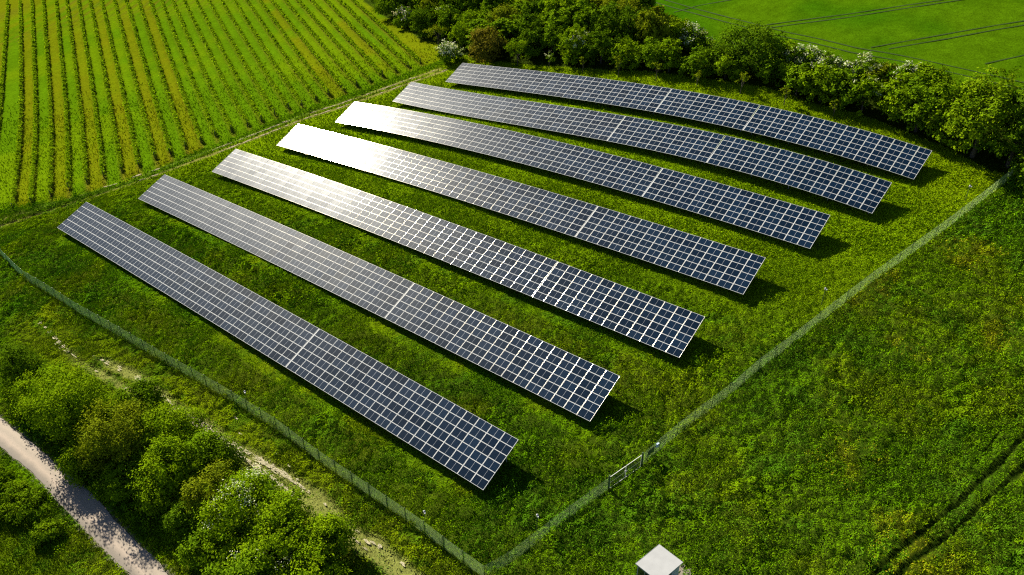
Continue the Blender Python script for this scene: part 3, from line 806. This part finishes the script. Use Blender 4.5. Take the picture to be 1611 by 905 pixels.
# ---------------------------------------------------------------- trees
KIND = {'green': ((.066, .135, .004), (.155, .250, .004)), 'dark': ((.044, .096, .004), (.120, .200, .004)), 'bright': ((.085, .165, .003), (.200, .295, .004)),
        'olive': ((.100, .140, .006), (.200, .235, .006)), 'brown': ((.120, .112, .012), (.215, .180, .014)), 'tall': ((.078, .145, .003), (.180, .262, .004)),
        'sparse': ((.11, .16, .005), (.20, .24, .006)), 'low': ((.07, .14, .004), (.14, .21, .004))}
for k_ in ('fullwhite', 'white', 'pinkwhite', 'cream', 'creamgreen'): KIND[k_] = KIND['green']
KIND['cream'] = KIND['bright']; KIND['creamgreen'] = KIND['bright']
BLOOM = {'fullwhite': (.8, (.58, .60, .42)), 'white': (.42, (.52, .54, .34)), 'pinkwhite': (.36, (.54, .48, .44)), 'cream': (.10, (.55, .58, .36)), 'creamgreen': (.05, (.56, .58, .40))}
def crown_arrays(kind, h, rad, nleaf, leaf, r, low=.0):
    """leaves gathered in sprays on irregular lobes; returns leaf and blossom arrays around the tree's foot"""
    top = h; bot = low if low else max(.15, h*.03)
    cz = (top + bot)/2; rz = (top - bot)/2
    nl = int(r.integers(9, 14))
    lobes = []
    for i in range(nl):
        a = r.uniform(0, 2*math.pi); q = rad*r.uniform(.35, .74)
        zc = r.uniform(-.7, .6)
        lobes.append((q*math.cos(a), q*math.sin(a), cz + rz*zc, rad*r.uniform(.30, .48), rz*r.uniform(.26, .42)))
    lobes.append((0, 0, top - rz*.42, rad*.55, rz*.42)); lobes.append((0, 0, cz - rz*.1, rad*.70, rz*.80))
    nsp = max(14, nleaf // 34)
    li = r.integers(0, len(lobes), nsp); lo = np.array(lobes)[li]
    dd = unit(r.normal(size=(nsp, 3)) + np.array((0, 0, .35)))
    shell = r.uniform(.80, 1.16, nsp)
    sc = np.c_[lo[:, 0] + dd[:, 0]*lo[:, 3]*shell, lo[:, 1] + dd[:, 1]*lo[:, 3]*shell, lo[:, 2] + dd[:, 2]*lo[:, 4]*shell]
    sc[:, 2] = np.maximum(sc[:, 2], bot*.6 + .15)
    si = r.integers(0, nsp, nleaf)
    sig = rad*.070 + .05
    C = sc[si] + r.normal(size=(nleaf, 3))*sig*np.array((1, 1, .75)) + dd[si]*np.abs(r.normal(size=(nleaf, 1)))*sig
    C[:, 2] = np.maximum(C[:, 2], .1)
    Nn = unit(dd[si]*.75 + np.array((0, 0, .45)) + r.normal(size=(nleaf, 3))*.42)
    c0, c1_ = KIND[kind]
    tone = r.random(nsp)[si]*.8 + r.random(nleaf)*.2
    col = lerp(np.array(c0), np.array(c1_), tone)
    L = leaf*r.uniform(.7, 1.3, nleaf)
    bl = None
    if kind in BLOOM:
        share, bc = BLOOM[kind]
        ok = (sc[:, 2] > cz - rz*.15) & (r.random(nsp) < share*1.3)
        sel = ok[si] & (r.random(nleaf) < .6)
        bl = (C[sel] + np.array((0, 0, .06)) + dd[si][sel]*.08, Nn[sel], L[sel]*.8, np.array(bc)*np.exp(r.normal(size=sel.sum())*.12)[:, None])
        C, Nn, L, col = C[~sel], Nn[~sel], L[~sel], col[~sel]
    return (C, Nn, L, col), bl, lobes
def leaf_obj(name, arr, m, parent, r):
    C, Nn, L, col = arr
    V, F = cards(C, Nn, L, L*.62, None, r)
    me = quad_mesh(name, V, F, m, colors=np.repeat(col, 4, 0))
    return link(bpy.data.objects.new(name, me), parent)
def trunk_mesh(h, rad, lobes, r, thick):
    mb = MB(); lean = r.normal(size=2)*.04*h
    P = [(0, 0, -.3), (lean[0]*.3, lean[1]*.3, h*.22), (lean[0], lean[1], h*.5), (lean[0]*1.1, lean[1]*1.1, h*.78)]
    mb.tube(P, [thick*1.25, thick, thick*.6, thick*.2], 7)
    for (x, y, z, _, _) in lobes[:6]:
        s_ = np.array((lean[0]*.5, lean[1]*.5, h*r.uniform(.2, .45)))
        m_ = s_*.5 + np.array((x, y, z))*.5 + np.array((0, 0, .1*h*.3))
        mb.tube([s_, m_, (x, y, z)], [thick*.5, thick*.3, thick*.1], 5)
    return mb
def tree(name, loc, label, cat, group, kind, h, rad, nleaf, leaf, seed, low=0.0, thick=None):
    r = np.random.default_rng(seed)
    root = empty(name, loc, label, cat, group)
    lv, bl, lobes = crown_arrays(kind, h, rad, nleaf, leaf, r, low)
    trunk_mesh(h, rad, lobes, r, thick or max(.05, .022*h + .02)).build('trunk', M_BARK, root, smooth=True)
    leaf_obj('crown', lv, M_LEAF, root, r)
    if bl is not None: leaf_obj('blossom', bl, M_BLOSSOM, root, r)
    return root
def clone(root, loc, label, scale, rot, group):
    c = root.copy(); link(c); c.location = loc; c.scale = scale; c.rotation_euler = (0, 0, rot); c['label'] = label; c['group'] = group
    for ch in list(root.children):
        q = ch.copy(); scene.collection.objects.link(q); q.parent = c
    return c
FAR = [
 (-30.55, 206.96, 5.38, 5.18, 'green', 'rounded green tree at the vineyard corner of the wood'),
 (-26.21, 195.15, 4.41, 3.21, 'pinkwhite', 'bush with pinkish white blossom at the wood edge beside the vineyard'),
 (-20.07, 187.28, 5.58, 3.88, 'dark', 'dark green tree between the pinkish blossom bush and the pale blossom tree'),
 (-16.76, 176.34, 4.8, 2.75, 'sparse', 'thin yellowish young tree standing in grass beside the white flowering bush'),
 (-13.57, 165.71, 4.74, 2.74, 'fullwhite', 'round white flowering bush behind the left end of the farthest solar row'),
 (-16.12, 188.04, 5.13, 2.75, 'cream', 'slender tree with a pale blossom spray behind the thin yellowish tree'),
 (-11.09, 174.03, 5.41, 3.31, 'bright', 'bright green tree between the white flowering bush and the brownish tree'),
 (-5.32, 162.14, 6.95, 3.8, 'brown', 'brownish olive tree, round and low, behind the farthest solar row'),
 (-8.47, 180.68, 4.82, 3.73, 'bright', 'bright green tree standing right behind the brownish olive tree'),
 (-1.06, 172.42, 7.05, 4.16, 'olive', 'olive green tree with two round lobes, behind and right of the brownish tree'),
 (3.91, 159.87, 6.43, 3.18, 'dark', 'dark green tree between the bright young tree and the white flowering sapling'),
 (8.16, 157.67, 6.47, 2.73, 'green', 'narrow green tree right behind the white flowering sapling'),
 (12.94, 151.83, 6.88, 3.3, 'cream', 'green tree sprinkled with cream blossom behind the bare sapling'),
 (17.31, 149.06, 6.77, 3.12, 'dark', 'dark green tree between the cream sprinkled tree and the leafy sapling'),
 (21.81, 145.69, 5.01, 3.2, 'bright', 'bright bushy tree just right of the leafy sapling'),
 (25.81, 142.67, 5.39, 3.02, 'green', 'green bushy tree in front of the wood, behind the thin twiggy sapling'),
 (28.83, 139.61, 5.75, 2.97, 'bright', 'pale green round tree behind the first gap of the farthest solar row'),
 (33.32, 136.08, 4.75, 3.05, 'green', 'low spreading green tree at the foot of the big dark tree'),
 (37.43, 132.85, 4.88, 2.88, 'bright', 'low bright green bush at the right foot of the big dark tree'),
 (40.8, 135.2, 7.93, 6.37, 'dark', 'big dark green tree, widest crown of the hedgerow, beside the wheat field'),
 (44.51, 128.69, 4.11, 2.61, 'green', 'small green tree between the big dark tree and the blossom bushes'),
 (46.99, 123.59, 4.95, 2.54, 'green', 'green bush in front of the leftmost white blossom bush of the hedgerow'),
 (49.92, 120.42, 5.77, 2.96, 'cream', 'green bush flecked with cream flowers in front of the hedgerow blossom'),
 (52.8, 118.24, 5.5, 2.72, 'green', 'green bush below the middle blossom bush of the hedgerow'),
 (54.96, 115.94, 5.82, 2.47, 'cream', 'small bush with a cream flower spray low in the hedgerow'),
 (58.18, 112.65, 7.06, 3.0, 'bright', 'yellowish green tree left of the tall hedgerow group at the fence end'),
 (60.53, 109.01, 8.96, 3.39, 'green', 'broad green tree on the left of the tall hedgerow group at the fence end'),
 (62.78, 105.59, 9.52, 3.57, 'bright', 'light green tree in front of the tallest hedgerow tree'),
 (65.36, 101.29, 12.83, 4.68, 'tall', 'tallest tree of the hedgerow with lumpy crown near the fence end'),
 (68.64, 98.01, 12.19, 4.44, 'dark', 'dark shaded tree right above the far end of the wire fence'),
 (71.85, 94.9, 10.67, 4.74, 'dark', 'dark tree cut off by the right edge beyond the fence end'),
 (24.04, 164.82, 5.26, 4.43, 'olive', 'olive crowned tree on the wood edge beside the wheat field'),
 (18.6, 170.68, 5.54, 4.56, 'olive', 'olive crowned tree deeper in the wood behind the cream sprinkled tree'),
 (26.66, 157.86, 4.98, 3.44, 'dark', 'dark tree on the wheat field side of the wood corner'),
 (31.86, 151.07, 5.05, 3.59, 'cream', 'tree with cream blossom top at the wheat field corner of the wood'),
 (34.34, 147.29, 4.73, 3.0, 'white', 'white tipped bush left of the big dark tree, against the wheat field'),
 (49.86, 130.15, 4.74, 3.26, 'white', 'leftmost white blossom bush of the hedgerow along the wheat field'),
 (53.07, 127.52, 4.47, 2.99, 'white', 'white blossom bush second from the big dark tree in the hedgerow'),
 (57.14, 124.24, 4.59, 2.85, 'white', 'middle white blossom bush on the wheat side of the hedgerow'),
 (60.14, 121.9, 4.12, 2.71, 'olive', 'olive bush between two white blossom bushes of the hedgerow'),
 (62.74, 119.34, 4.86, 2.93, 'white', 'rightmost white blossom bush of the hedgerow beside the tall group'),
 (65.3, 116.49, 5.37, 3.02, 'bright', 'feathery light green tree behind the broad green tree near the fence end'),
 (44.12, 142.77, 4.36, 3.22, 'green', 'green tree on the wheat side of the big dark tree'),
 (48.16, 136.51, 3.35, 2.5, 'bright', 'light green bush between the big dark tree and the white hedgerow blossom')]
NEAR = [
 (-60.09, 69.16, 9.88, 3.67, 'dark', 'dark bush with light rim at the top end of the roadside hedge'),
 (-50.28, 62.45, 12.1, 5.24, 'bright', 'large light green tree near the top end of the roadside hedge'),
 (-55.58, 65.91, 8.23, 3.52, 'bright', 'light green bush between the two topmost trees of the roadside hedge'),
 (-43.23, 57.42, 11.43, 4.39, 'olive', 'olive yellow tree leaning over the road in the hedge'),
 (-38.82, 59.08, 7.5, 4.33, 'bright', 'bright rounded tree of the hedge beside the chalk track bend'),
 (-43.27, 62.76, 7.7, 3.23, 'green', 'green bush on the meadow side of the olive yellow tree'),
 (-36.32, 52.82, 8.88, 3.67, 'bright', 'light green tree below the olive yellow tree, shading the road'),
 (-33.07, 55.65, 6.88, 3.53, 'green', 'green bush on the meadow side between two bright hedge trees'),
 (-31.05, 50.32, 8.13, 2.96, 'olive', 'olive green small tree beside the white flowered tree of the hedge'),
 (-26.39, 48.19, 9.44, 4.49, 'cream', 'bright tree with white flower sprays on top in the hedge'),
 (-27.33, 44.81, 7.57, 3.08, 'bright', 'light green bush hanging over the road near the bottom edge'),
 (-23.349999999999998, 46.42, 9.13, 3.1734, 'bright', 'bright green tree of the hedge below the white flowered tree'),
 (-23.23, 42.99, 8.72, 3.7152000000000003, 'creamgreen', 'large light tree with a flower cluster at the bottom edge of the hedge'),
 (-18.73, 44.28, 7.15, 3.0702, 'bright', 'rounded light green bush at the lower chalk track beside the hedge'),
 (-24.29, 40.43, 8.58, 3.2938, 'green', 'green tree cut off by the bottom edge in the hedge'),
 (-18.73, 40.74, 8.12, 3.225, 'bright', 'light bush cut off by the bottom edge next to the chalk track'),
 (-32.65, 48.01, 6.21, 2.45, 'dark', 'dark shaded bush at the road edge under the hedge'),
 (-39.17, 53.38, 5.43, 2.25, 'dark', 'dark low bush at the road edge below the olive yellow tree'),
 (-46.93, 58.69, 4.64, 2.42, 'dark', 'dark low bush at the road edge under the large light green tree'),
 (-59.14, 67.5, 4.25, 2.83, 'bright', 'low bright bush on the meadow side of the topmost hedge trees'),
 (-54.14, 65.2, 4.75, 3.04, 'green', 'low bush behind the large light green tree of the hedge'),
 (-49.24, 62.2, 4.5, 2.83, 'bright', 'pale low bush between the large light tree and the chalk path'),
 (-41.84, 59.0, 4.0, 2.61, 'bright', 'low pale bush at the chalk path bend of the hedge'),
 (-37.64, 56.2, 3.75, 2.5, 'green', 'low bush right at the widest bare chalk patch'),
 (-47.14, 57.0, 5.25, 2.83, 'bright', 'bush between the olive yellow tree and the large light green tree'),
 (-41.24, 53.6, 5.5, 2.93, 'green', 'bush between the olive yellow tree and its lower light neighbour'),
 (-36.14, 51.6, 5.75, 3.04, 'bright', 'bush in the middle of the hedge above the small olive tree'),
 (-31.24, 50.6, 4.5, 2.93, 'green', 'low bush on the meadow side of the white flowered tree'),
 (-25.84, 48.3, 4.5, 2.83, 'bright', 'low bright bush between the white flowered tree and the chalk path'),
 (-29.54, 45.6, 5.5, 3.04, 'green', 'bush squeezed under the white flowered tree on its road side'),
 (-22.54, 45.0, 4.25, 2.3392, 'bright', 'low bush at the chalk path near the bottom of the hedge'),
 (-26.24, 42.2, 5.75, 3.04, 'green', 'bush between the two lowest large trees of the hedge')]
LOW = [
 (-52.56, 55.99, 4.01, 2.87, 'low', 'low shrub clump at the left edge across the road'),
 (-49.07, 54.8, 3.54, 2.47, 'low', 'low shrub beside the dark crop edge across the road'),
 (-45.15, 51.69, 2.6, 1.69, 'low', 'small shrub on the verge across the road, nearest the bottom'),
 (-54.95, 58.88, 2.85, 1.94, 'low', 'small yellowish shrub at the left edge by the road')]
FILL = [
 (-4.96, 177.15, 6.14, 2.98),
 (4.36, 172.28, 7.13, 3.57),
 (-13.32, 196.84, 7.76, 2.66),
 (19.82, 156.1, 7.77, 3.47),
 (-5.77, 191.48, 6.53, 2.92),
 (14.82, 180.06, 6.39, 3.3),
 (-5.57, 172.44, 6.04, 3.53),
 (3.21, 185.77, 8.08, 2.79),
 (15.0, 164.52, 7.85, 3.45),
 (18.78, 176.48, 7.16, 2.66),
 (-20.01, 192.13, 6.68, 2.65),
 (-21.34, 196.39, 8.4, 2.8),
 (9.83, 173.86, 6.5, 2.92),
 (-7.16, 186.86, 8.46, 2.97),
 (23.34, 171.52, 6.69, 3.18),
 (-0.02, 167.33, 6.66, 3.5),
 (-18.75, 203.25, 6.1, 2.89),
 (20.13, 162.05, 6.55, 3.26),
 (-14.37, 182.45, 6.61, 3.13),
 (26.75, 150.22, 8.5, 3.49),
 (-8.5, 195.82, 8.16, 3.22),
 (9.72, 167.78, 8.33, 3.44),
 (-28.23, 202.65, 8.24, 2.87),
 (14.29, 175.49, 7.0, 3.28),
 (-30.71, 211.63, 7.63, 3.47),
 (4.58, 164.41, 6.55, 3.58),
 (-14.95, 192.29, 7.04, 3.02),
 (-1.19, 189.91, 8.15, 3.37),
 (9.76, 181.02, 6.34, 3.55),
 (-22.78, 206.18, 6.32, 3.36),
 (0.86, 181.15, 6.37, 3.58),
 (22.73, 152.73, 7.94, 2.76),
 (15.23, 158.28, 8.17, 2.62),
 (2.55, 176.39, 6.22, 3.2),
 (-23.85, 200.58, 7.13, 2.6),
 (-10.79, 189.51, 8.38, 3.24),
 (-3.71, 182.28, 8.51, 3.29),
 (5.25, 180.18, 6.4, 2.89),
 (27.96, 169.23, 6.84, 2.85),
 (14.17, 169.06, 7.36, 2.95),
 (-34.88, 213.84, 6.46, 3.18),
 (-5.89, 167.41, 6.07, 3.44),
 (10.41, 162.8, 7.48, 3.5),
 (-17.39, 198.81, 7.91, 3.02)]
for i, (x, y, h, rad, kind, lab) in enumerate(FAR):
    bush = 'bush' in lab.split(',')[0] and 'bushy' not in lab
    h *= .96
    nl = int(np.clip(rad*rad*360 + 1300, 1800, 9000))
    if kind == 'sparse': nl = 900
    tree('bush' if bush else 'tree', (x, y, g1(x, y)), lab, 'bush' if bush else 'tree', 'trees and bushes of the wood edge and hedgerow', kind, h, rad, nl, .21 if kind != 'sparse' else .16, 400+i, low=0.0 if kind not in ('sparse', 'bright') else (h*.42 if kind == 'sparse' else 0.0))
protos = []
for i, (x, y, h, rad) in enumerate(FILL):
    lab = 'green tree standing inside the wood, hemmed in by other trees'
    grp = 'trees inside the wood'
    if i < 6:
        protos.append((tree('tree', (x, y, g1(x, y)), lab, 'tree', grp, ('green', 'dark', 'green', 'dark', 'bright', 'olive')[i], h, rad, 4600, .25, 700+i), h, rad))
    else:
        p, ph_, pr_ = protos[(i*5 + i//3) % 6]
        clone(p, (x, y, g1(x, y)), lab, (rad/pr_, rad/pr_, h/ph_), i*1.37, grp)
for i, (x, y, h, rad, kind, lab) in enumerate(NEAR):
    bush = 'bush' in lab.split(',')[0]
    h *= .68; rad *= .86 if kind != 'dark' else .7; x += .63*2.5; y += .77*2.5
    nl = int(np.clip(rad*rad*780 + 2500, 4500, 17000))
    tree('bush' if bush else 'tree', (x, y, g1(x, y)), lab, 'bush' if bush else 'tree', 'trees and bushes of the roadside hedge', kind, h, rad, int(nl*1.35), .115, 900+i)
for i, (x, y, h, rad, kind, lab) in enumerate(LOW):
    x -= .63*1.2; y -= .77*1.2
    tree('shrub', (x, y, g1(x, y)), lab, 'shrub', 'shrubs across the road', kind, h*.42, rad*.85, 3000, .12, 1200+i)
SAPLINGS = [(1.11,155.99,5.6,2.3,'bright','bright young tree with a bare lower trunk behind the farthest solar row',2600),
 (7.39,151.21,3.3,1.1,'white','small sapling in white flower standing behind the farthest solar row',420),
 (13.53,146.08,3.0,.7,'sparse','almost bare sapling with a dark foot before the dark wood edge',90),
 (19.75,141.05,3.9,1.05,'sparse','leafy yellow green sapling with a thin straight trunk',420),
 (26.04,136.58,3.6,1.2,'sparse','thin twiggy sapling with wide bare branches',110),
 (32.23,131.38,2.9,.9,'sparse','small sapling with a flat top near the bend of the farthest row',200),
 (38.56,126.26,3.6,1.25,'sparse','leaning yellowish sapling with a broad crown past the bend',420),
 (44.29,120.71,3.2,.85,'sparse','sapling with a dark grass ring below the blossom bushes',280),
 (50.41,115.59,2.6,.75,'sparse','last sapling of the line, nearest the fence end',150)]
for i, (x, y, h, rad, kind, lab, nl) in enumerate(SAPLINGS):
    tree('sapling', (x, y, g1(x, y)), lab, 'sapling', 'saplings planted behind the farthest solar row', kind, h, rad, nl, .13, 1300+i, low=h*.48 if kind != 'bright' else h*.3, thick=.055 if i else .10)

# ---------------------------------------------------------------- fence, gate, sensors, cabin
def fence(label, L, hgt, pitch=.13, rad=.006):
    P = resample(L, 2.55); x0, y0 = P[len(P)//2]; base = np.array((x0, y0, g1(x0, y0)))
    root = empty('wire_fence', base, label, 'fence', 'wire fence runs around the solar field')
    mb = MB()
    Q = resample(L, pitch); zq = ground(Q[:, 0], Q[:, 1]) + .05; n = len(Q)
    nv = int(hgt/pitch)
    # chain link: two families of slanting wires
    V, F = [], []; k0 = 0
    fd = np.array(L[-1], float) - np.array(L[0], float); fd /= np.linalg.norm(fd)
    def wire(pts):
        nonlocal k0
        pts = np.asarray(pts); k = len(pts)
        for dz, dn in ((rad, 0), (-rad*.5, rad*.87), (-rad*.5, -rad*.87)):
            V.append(pts + np.array((-dn*fd[1], dn*fd[0], dz)))
        for a_, b_ in ((0, 1), (1, 2), (2, 0)):
            for i in range(k-1): F.append((k0+a_*k+i, k0+b_*k+i, k0+b_*k+i+1, k0+a_*k+i+1))
        k0 += 3*k
    for i in range(-nv, n):
        for sgn in (1, -1):
            a_, b_ = (i, i+nv) if sgn > 0 else (i+nv, i)
            ta, tb = 0.0, 1.0
            # clip to the run
            def at(t):
                u = a_ + (b_-a_)*t; u = min(max(u, 0), n-1); j = int(u); f_ = u-j; j2 = min(j+1, n-1)
                q = Q[j]*(1-f_) + Q[j2]*f_; return np.array((q[0], q[1], zq[j]*(1-f_)+zq[j2]*f_ + hgt*t))
            if sgn > 0:
                ta = max(0, (0-a_)/nv); tb = min(1, (n-1-a_)/nv)
            else:
                ta = max(0, (a_-(n-1))/nv); tb = min(1, a_/nv)
            if tb - ta < .02: continue
            wire([at(ta), at((ta+tb)/2), at(tb)])
    step = resample(L, 1.2); zs = ground(step[:, 0], step[:, 1])
    for hh in (.06, hgt*.5, hgt+.05):
        wire(np.c_[step, zs + hh])
    me = quad_mesh('netting', np.concatenate(V) - base, np.array(F), M_WIRE)
    link(bpy.data.objects.new('netting', me), root)
    for i, (x, y) in enumerate(P):
        mb = MB(); z = g1(x, y)
        mb.tube([(x, y, z-.3), (x, y, z+hgt+.12)], .035, 8); mb.tube([(x, y, z+hgt+.12), (x, y, z+hgt+.15)], [.042, .03], 8)
        mb.build('fence_post', M_POST, root, off=base)
fence('wire mesh fence between the nearest solar row and the chalk path', FENCE_A, 1.75, .12, .0058)
fence('short run of wire fence between the near corner and the gate', FENCE_B, 1.75, .13, .0046)
fence('long wire fence from the gate up to the wood at the right', FENCE_C, 1.75, .14, .0044)
# gate
ga, gb = np.array(GATE[0]), np.array(GATE[1])
gm = (ga+gb)/2; base = np.array((gm[0], gm[1], g1(*gm)))
root = empty('field_gate', base, 'pale framed double gate in the wire fence', 'gate')
gd = (gb-ga)/np.linalg.norm(gb-ga); W_ = np.linalg.norm(gb-ga)
zz = lambda t: g1(*(ga+gd*t))
for t in (0.0, W_):
    q = ga+gd*t; mb = MB(); z = g1(*q)
    mb.box((q[0]-.06, q[1]-.06, z-.3), (q[0]+.06, q[1]+.06, z+1.95)); mb.box((q[0]-.075, q[1]-.075, z+1.95), (q[0]+.075, q[1]+.075, z+1.99))
    mb.build('gate_post', M_POST, root, off=base)
M_RAIL = plain('pale_gate_rail', (.62, .62, .56), .45, .2)
for a_, b_ in ((.10, W_/2-.03), (W_/2+.03, W_-.10)):
    mb = MB(); p = lambda t, h: (*(ga+gd*t), zz(t)+h)
    lo, hi = .12, 1.72
    for h in (lo, hi): mb.beam(p(a_, h), p(b_, h), .045)
    for t in (a_, b_): mb.beam(p(t, lo), p(t, hi), .03)
    leaf_ = mb.build('gate_leaf', M_RAIL, root, off=base)
    mb = MB()
    for t in np.arange(a_+.14, b_-.05, .14): mb.beam(p(t, lo), p(t, hi), .018)
    mb.beam(p(a_, .92), p(b_, .92), .03)
    mb.build('bars', M_POST, leaf_)
    leaf_.children[0].location = -Vector(base)
mb = MB(); q = ga + gd*(W_/2); mb.box((q[0]-.10, q[1]-.08, zz(W_/2)+.95), (q[0]+.10, q[1]+.02, zz(W_/2)+1.07)); mb.build('lock', M_WHITE, root, off=base)
# sign and small box hung on the fence beyond the gate
def along(t):
    L = np.asarray(FENCE_C, float); d = L[1]-L[0]; d /= np.linalg.norm(d); q = L[0]+d*t; return q, d
q, d_ = along(1.15); nrm_ = np.array((d_[1], -d_[0])); z = g1(*q)
mb = MB(); fr = (np.array((*(q + nrm_*.05), z+.85)), np.array([(*d_, 0), (*nrm_, 0), (0, 0, 1)]))
mb.box((-.45, 0, 0), (.45, .025, .62), 0, fr); mb.box((-.47, -.006, -.02), (.47, 0.0, .64), 1, fr)
o = mb.build('sign', [M_POST, M_DARK]); c_ = np.array((q[0], q[1], z))
tag(o, 'dark green sign plate hung on the fence right of the gate', 'sign')
q, d_ = along(1.95); z = g1(*q)
mb = MB(); fr = (np.array((*(q + nrm_*.05), z+1.15)), np.array([(*d_, 0), (*nrm_, 0), (0, 0, 1)]))
mb.box((-.15, 0, 0), (.15, .14, .42), 0, fr); mb.box((-.17, -.01, .42), (.17, .17, .45), 0, fr); mb.box((-.12, .14, .05), (.12, .148, .36), 1, fr)
o = mb.build('junction_box', [plain('pale_blue_enamel', (.42, .50, .66), .4), M_WALL])
tag(o, 'small pale blue box fixed to the fence beside the dark sign', 'box')
# sensor poles
SENS = [(-30.32,66.6,'white sensor on a thin pole inside the left fence near its middle'),(-8.3,49.4,'white sensor on a pole inside the left fence close to the near corner'),(2.34,48.3,'white sensor on a pole inside the short fence left of the gate'),(36.6,75.0,'white sensor on a pole inside the long right fence, halfway up'),(60.4,92.0,'white sensor on a pole near the far end of the right fence')]
for (x, y, lab) in SENS:
    z = g1(x, y); root = empty('sensor_pole', (x, y, z), lab, 'sensor', 'security sensors on poles along the fence')
    mb = MB(); mb.tube([(0, 0, -.3), (0, 0, 2.15)], .03, 8); mb.build('pole', M_POST, root)
    mb = MB(); mb.tube([(-.02, .02, 2.12), (0, 0, 2.16), (0, 0, 2.36), (0, 0, 2.42)], [.05, .11, .11, .04], 10); mb.box((.02, -.26, 2.2), (.14, -.02, 2.32))
    mb.build('sensor_head', M_WHITE, root)

# cabin at the bottom edge
P1, P2, P3 = np.array((10.64, 42.49)), np.array((12.96, 44.47)), np.array((14.67, 42.62))
P4 = P1 + P3 - P2
cx, cy = (P1+P3)/2; gz = min(g1(*q) for q in (P1, P2, P3, P4))
base = np.array((cx, cy, gz))
root = empty('cabin', base, 'small white flat roofed cabin in the weeds at the bottom edge', 'cabin')
ex = (P4-P1); Lx = np.linalg.norm(ex); ex /= Lx       # along the front left side
ey = (P2-P1); Ly = np.linalg.norm(ey); ey /= Ly       # along the rear left side
FR = (np.array((*P1, 0.0)), np.array([(*ex, 0), (*ey, 0), (0, 0, 1)]))
zt = 6.83
mb = MB(); mb.box((-.02, -.02, zt-.10), (Lx+.02, Ly+.02, zt), 0, FR); mb.box((.08, .08, zt-.16), (Lx-.08, Ly-.08, zt-.10), 1, FR)
mb.box((-.035, -.035, zt-.12), (Lx+.035, -.02, zt+.015), 0, FR); mb.box((-.035, Ly+.02, zt-.12), (Lx+.035, Ly+.035, zt+.015), 0, FR)
mb.box((-.035, -.02, zt-.12), (-.02, Ly+.02, zt+.015), 0, FR); mb.box((Lx+.02, -.02, zt-.12), (Lx+.035, Ly+.02, zt+.015), 0, FR)
mb.build('roof', [M_WHITE, M_DARK], root, off=base)
i_ = .13
# rear walls
mb = MB(); mb.box((i_, Ly-i_-.06, gz-.2), (Lx-i_, Ly-i_, zt-.16), 0, FR); mb.build('wall', M_WALL, root, off=base)
mb = MB(); mb.box((i_, i_+.08, gz-.2), (i_+.06, Ly-i_-.06, zt-.16), 0, FR); mb.build('wall', M_WALL, root, off=base)
# front left: white corner posts with a dark glazed panel above a low wall
mb = MB(); mb.box((i_, i_, gz-.2), (i_+.08, i_+.08, zt-.16), 0, FR); mb.build('corner_post', M_WHITE, root, off=base)
mb = MB(); mb.box((Lx-i_-.08, i_, gz-.2), (Lx-i_, i_+.08, zt-.16), 0, FR); mb.build('corner_post', M_WHITE, root, off=base)
mb = MB(); mb.box((i_+.08, i_+.01, gz-.2), (Lx-i_-.08, i_+.06, gz+.5), 0, FR); mb.build('wall', M_WALL, root, off=base)
mb = MB(); mb.box((i_+.08, i_+.02, gz+.5), (Lx-i_-.08, i_+.05, zt-.16), 0, FR); w_ = mb.build('window', M_DARKGLASS, root, off=base)
mb = MB()
for t in (.33, .66): mb.box((i_+.08+(Lx-.42)*t-.02, i_, gz+.5), (i_+.08+(Lx-.42)*t+.02, i_+.02, zt-.16), 0, FR)
mb.build('frame', M_WHITE, w_, off=base)
# right side: pale wall and a dark door
mb = MB(); mb.box((Lx-i_-.06, Ly*.62, gz-.2), (Lx-i_, Ly-i_-.06, zt-.16), 0, FR); mb.build('wall', M_WALL, root, off=base)
mb = MB(); mb.box((Lx-i_-.05, i_+.08, gz-.05), (Lx-i_-.01, Ly*.62, zt-.16), 0, FR); dr = mb.build('door', plain('dark_blue_door', (.025, .04, .065), .35), root, off=base)
mb = MB(); mb.box((Lx-i_-.01, Ly*.52, gz+.95), (Lx-i_+.03, Ly*.56, gz+1.15), 0, FR); mb.build('handle', M_STEEL, dr, off=base)
# gravel by the cabin
rg = np.random.default_rng(4)
patches('gravel_path', [(15.0+rg.normal()*.5, 42.9+rg.normal()*.5, rg.uniform(.2, .6), rg.uniform(.15, .4), rg.uniform(0, 3)) for _ in range(22)], plain('grey_gravel', (.22, .19, .15), .95, 0, .4, 14, .1), rg, .12)
